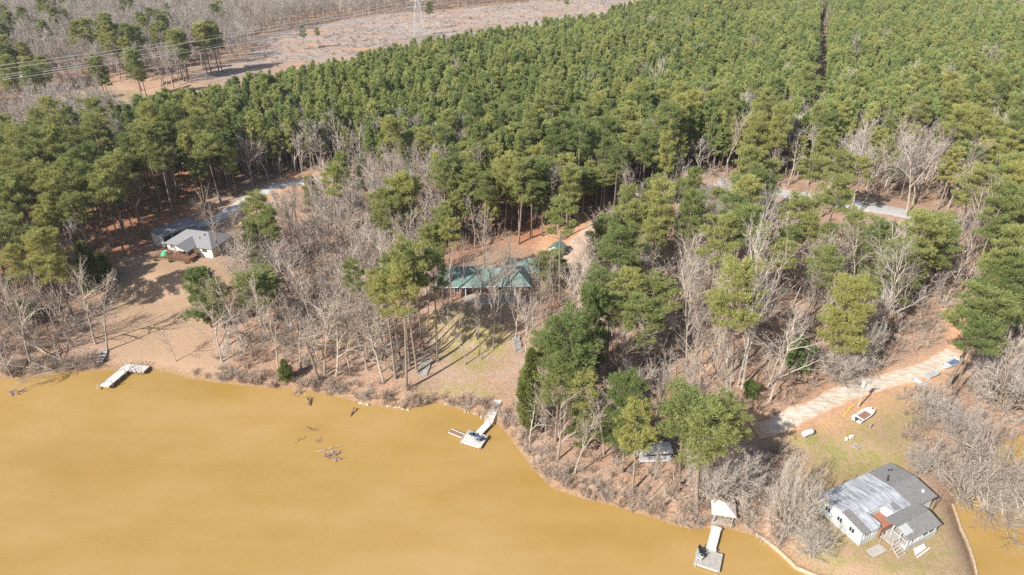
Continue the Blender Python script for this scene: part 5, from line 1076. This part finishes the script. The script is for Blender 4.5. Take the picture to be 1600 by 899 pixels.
# dead wood
def log(label, u0, v0, u1, v1, r, mat, name='fallen_log', z0=.15, z1=.15, onwater=False, group=None):
    a = np.append(at(u0, v0, 0), 0) if onwater else G(u0, v0); b_ = np.append(at(u1, v1, 0), 0) if onwater else G(u1, v1); d = Vector(b_ - a); t = thing(name, label, 'log', tuple(a), 0, group); N_ = 6
    pts = [Vector((0, 0, z0)).lerp(d + Vector((0, 0, z1)), i / N_) + Vector((random.gauss(0, .06), random.gauss(0, .06), random.gauss(0, .04))) for i in range(N_ + 1)]
    MB().tube(pts, [r * (1 - .6 * i / N_) for i in range(N_ + 1)], 7).build('stem', M[mat], t)
    for k in range(4):
        i = random.randint(2, 5); e_ = (d.normalized() * random.uniform(.2, .8) + Vector((random.gauss(0, .6), random.gauss(0, .6), random.uniform(.1, .7)))) * random.uniform(.5, 1.3); MB().tube([pts[i], pts[i] + e_ * .5, pts[i] + e_], [r * .35, r * .22, .012], 4).build('branch', M[mat], t)
    return t
log('pale fallen log lying on the slope right of the big white sycamore', 1204, 478, 1240, 490, .28, 'white_bark'); log('short pale fallen log on the slope below the road', 1188, 436, 1206, 441, .2, 'white_bark')
log('dark driftwood log standing out of the lake, nearest the shore snag', 485, 634, 482, 624, .2, 'darkwood', 'driftwood', .0, .7, True, 'driftwood in the lake'); log('dark driftwood log pointing out of the lake right of the snag', 548, 652, 553, 641, .2, 'darkwood', 'driftwood', -.2, .6, True, 'driftwood in the lake')
log('thin forked branch above the water left of the brush heap', 478, 668, 494, 675, .07, 'darkwood', 'driftwood', .1, .3, True, 'driftwood in the lake'); log('thin sunken stick left of the brush heap, lying lowest', 462, 692, 479, 683, .06, 'darkwood', 'driftwood', .02, .06, True, 'driftwood in the lake')
log('pale branch lying across the top of the lake brush heap', 495, 706, 530, 700, .09, 'greywood', 'driftwood', .05, .3, True, 'driftwood in the lake'); log('dark stump leaning at the waterline below the shore bank', 513, 618, 510, 611, .24, 'darkwood', 'driftwood', .0, .6, True, 'driftwood in the lake')
for k, (u, v, s_, lb) in enumerate(((520, 714, 1.5, 'large brush heap poking out of the open lake'), (498, 688, .7, 'small twig tuft above the water beside the brush heap'), (465, 614, 1.3, 'tangled branches in the water below the snag'), (28, 612, 1.5, 'round twiggy crown of a fallen tree in the lake at left'))):
    V, Fc = brushy(950 + k, .8, 30, 1.7, 8, .02, -.02); p = at(u, v, 0); o = obj('brush_heap', np_mesh('brush_heap', V, Fc, [M['brush']])); o.location = (p[0], p[1], -.1); o.scale = (s_ * 1.5, s_ * 1.2, s_ * .7); tag(o, lb, 'brush heap', 'brush heaps in the water')
g = G(499, 599); hs_ = height_for(g, 535); o = thing('dead_snag', 'broken leaning dead trunk standing on the shore bank', 'snag', tuple(g)); MB().tube([(0, 0, -.4), (-.5, .1, hs_ * .5), (-1.3, .1, hs_)], [.30, .25, .17], 8).build('trunk', M['bark'], o); MB().tube([(-.6, .1, hs_ * .6), (-.1, .5, hs_ * .75)], [.06, .02], 4).build('branch_stub', M['bark'], o)
for k, (u, v, rz, s_, lb) in enumerate(((112, 572, 2.75, .8, 'grey fallen tree lying along the left shore'), (60, 578, 3.3, .75, 'grey fallen tree trailing its branches into the lake at left'), (128, 573, 3.9, .6, 'small grey fallen tree with branches over the water left of the dock'), (1180, 745, .6, .5, 'grey fallen tree tangled in brush behind the lakeside hut'))):
    kk = KINDS['oak'][k % 4]; g = G(u, v); o = thing('fallen_tree', lb, 'fallen tree', (g[0], g[1], max(g[2], 0) + .4), 0, 'fallen trees by the shore'); o.rotation_euler = (0, R(83), rz); o.scale = (s_,) * 3; obj('trunk', KINDS['whitetree'][0]['trunk'] if False else kk['trunk'], o); obj('crown', kk['crown'], o)
stn = []
for k in range(5):
    me_ = MB().ball((0, 0, 0), (.5, .4, .28), 7, 5); me_.v = [tuple(np.array(v_) * random.uniform(.8, 1.2)) for v_ in me_.v]; stn.append(me_.mesh('stone', M['stone']))
for k in range(34):
    seg = random.choice(((540, 622, 572, 632), (560, 629, 578, 633), (605, 635, 640, 640), (688, 630, 770, 658), (740, 645, 772, 658))); t = random.random(); p = at(seg[0] + (seg[2] - seg[0]) * t + random.gauss(0, 1), seg[1] + (seg[3] - seg[1]) * t + random.gauss(0, .8), .1)
    o = obj('shore_stone', stn[k % 5]); s_ = random.uniform(.3, .8); o.location = (p[0], p[1], .06); o.scale = (s_,) * 3; o.rotation_euler = (0, 0, random.uniform(0, 6)); tag(o, 'pale stone lying at the waterline below the hillside stairs', 'stone', 'pale stones along the waterline')

# ------------------------------------------------------------------ far things: pylon, cables, slash, shed
g = G(655, 58); hp = max(24, height_for(g, 20)); py = thing('power_pylon', 'pale steel lattice pylon at the plantation edge of the clearing', 'pylon', tuple(g), .25)
wd = lambda z: 3.0 * (1 - z / hp) ** .9 + .55
leg_ = MB()
for sx in (-1, 1):
    for sy in (-1, 1): MB().tube([(sx * wd(z), sy * wd(z), z) for z in np.linspace(-.3, hp * .97, 6)], .14, 4).build('leg', M['galv'], py)
br = MB(); lv = np.linspace(0, hp * .95, 9)
for z0_, z1_ in zip(lv[:-1], lv[1:]):
    for (ax_, ay_, bx2, by2) in ((-1, -1, 1, -1), (1, -1, 1, 1), (1, 1, -1, 1), (-1, 1, -1, -1)):
        br.tube([(ax_ * wd(z0_), ay_ * wd(z0_), z0_), (bx2 * wd(z1_), by2 * wd(z1_), z1_)], .07, 3, False); br.tube([(bx2 * wd(z0_), by2 * wd(z0_), z0_), (ax_ * wd(z1_), ay_ * wd(z1_), z1_)], .07, 3, False)
br.build('lattice', M['galv'], py, kind='stuff')
for zf in (.72, .86): MB().box((0, 0, hp * zf), (11.0 if zf < .8 else 9.0, .5, .35)).build('crossarm', M['galv'], py)
far_ = at(-700, 172, 34)
for k, (off, zf) in enumerate(((-5.2, .70), (0, .70), (5.2, .70), (-4.2, .85), (4.2, .85))):
    dirv = np.array((far_[0] - g[0], far_[1] - g[1])); nn = np.array((-dirv[1], dirv[0])) / np.linalg.norm(dirv); a = np.array((g[0], g[1])) + nn * off * .95; b_ = far_ + nn * off * .95; za, zb = g[2] + hp * zf, g[2] + hp * zf
    pts = [(*(a + (b_ - a) * t), za + (zb - za) * t - 26 * t * (1 - t) * .55) for t in np.linspace(0, 1, 40)]
    o = MB().tube(pts, .075, 5).build('power_cable', M['wire']); tag(o, ['nearest lower', 'middle lower', 'farthest lower', 'nearest upper', 'farthest upper'][k] + ' power cable strung left from the pylon', 'cable', 'power cables over the far woods')
sl_ = MB()
for k in range(34):
    L = random.uniform(1.2, 5); a = random.gauss(.3, .8); c_ = (random.gauss(0, 4), random.gauss(0, 3), random.uniform(.1, .5)); d = Vector((math.cos(a) * L / 2, math.sin(a) * L / 2, random.gauss(0, .12) * L)); sl_.tube([Vector(c_) - d, Vector(c_) + d], [random.uniform(.08, .22), .05], 4)
slm = sl_.mesh('slash', M['greywood']); cx_, cy_, cz_ = jitter_fill(CLEAR, 70, .3, None, .2); k = len(cx_)
scatter('logging_slash', as_points(cx_, cy_, cz_ + .2), rng.uniform(0, 6.28, k), np.repeat(rng.uniform(.5, 1.2, (k, 1)), 3, 1), rng.integers(0, 2, k), [slm, BRUSH[3]], 'grey logging slash strewn over the felled clearing', 'slash')
p = at(37, 127, 10); o = thing('far_shed', 'tiny white roofed shed among the far bare trees left of the pond', 'shed', (p[0], p[1], h1(p[0], p[1])), .4); MB().box((0, 0, 1.2), (5, 3.5, 2.4)).build('wall', M['white_paint'], o); MB().slab([(-2.8, -2.1, 2.4), (2.8, -2.1, 2.4), (2.8, 0, 3.3), (-2.8, 0, 3.3)], .1).slab([(-2.8, 0, 3.3), (2.8, 0, 3.3), (2.8, 2.1, 2.4), (-2.8, 2.1, 2.4)], .1).build('roof', M['white_paint'], o)

# ------------------------------------------------------------------ thin winter haze
hm = bpy.data.materials.new('haze_air'); hm.use_nodes = True; n = hm.node_tree; n.nodes.clear()
vo = n.nodes.new('ShaderNodeVolumePrincipled'); vo.inputs['Color'].default_value = (.86, .88, .92, 1); vo.inputs['Density'].default_value = .00011; vo.inputs['Anisotropy'].default_value = .2
n.links.new(vo.outputs[0], n.nodes.new('ShaderNodeOutputMaterial').inputs['Volume'])
hz = MB().box((0, 1050, 39.0), (4820, 3920, 85.0)).build('haze', hm)
tag(hz, 'thin pale winter haze over the woods', 'haze', kind='stuff')
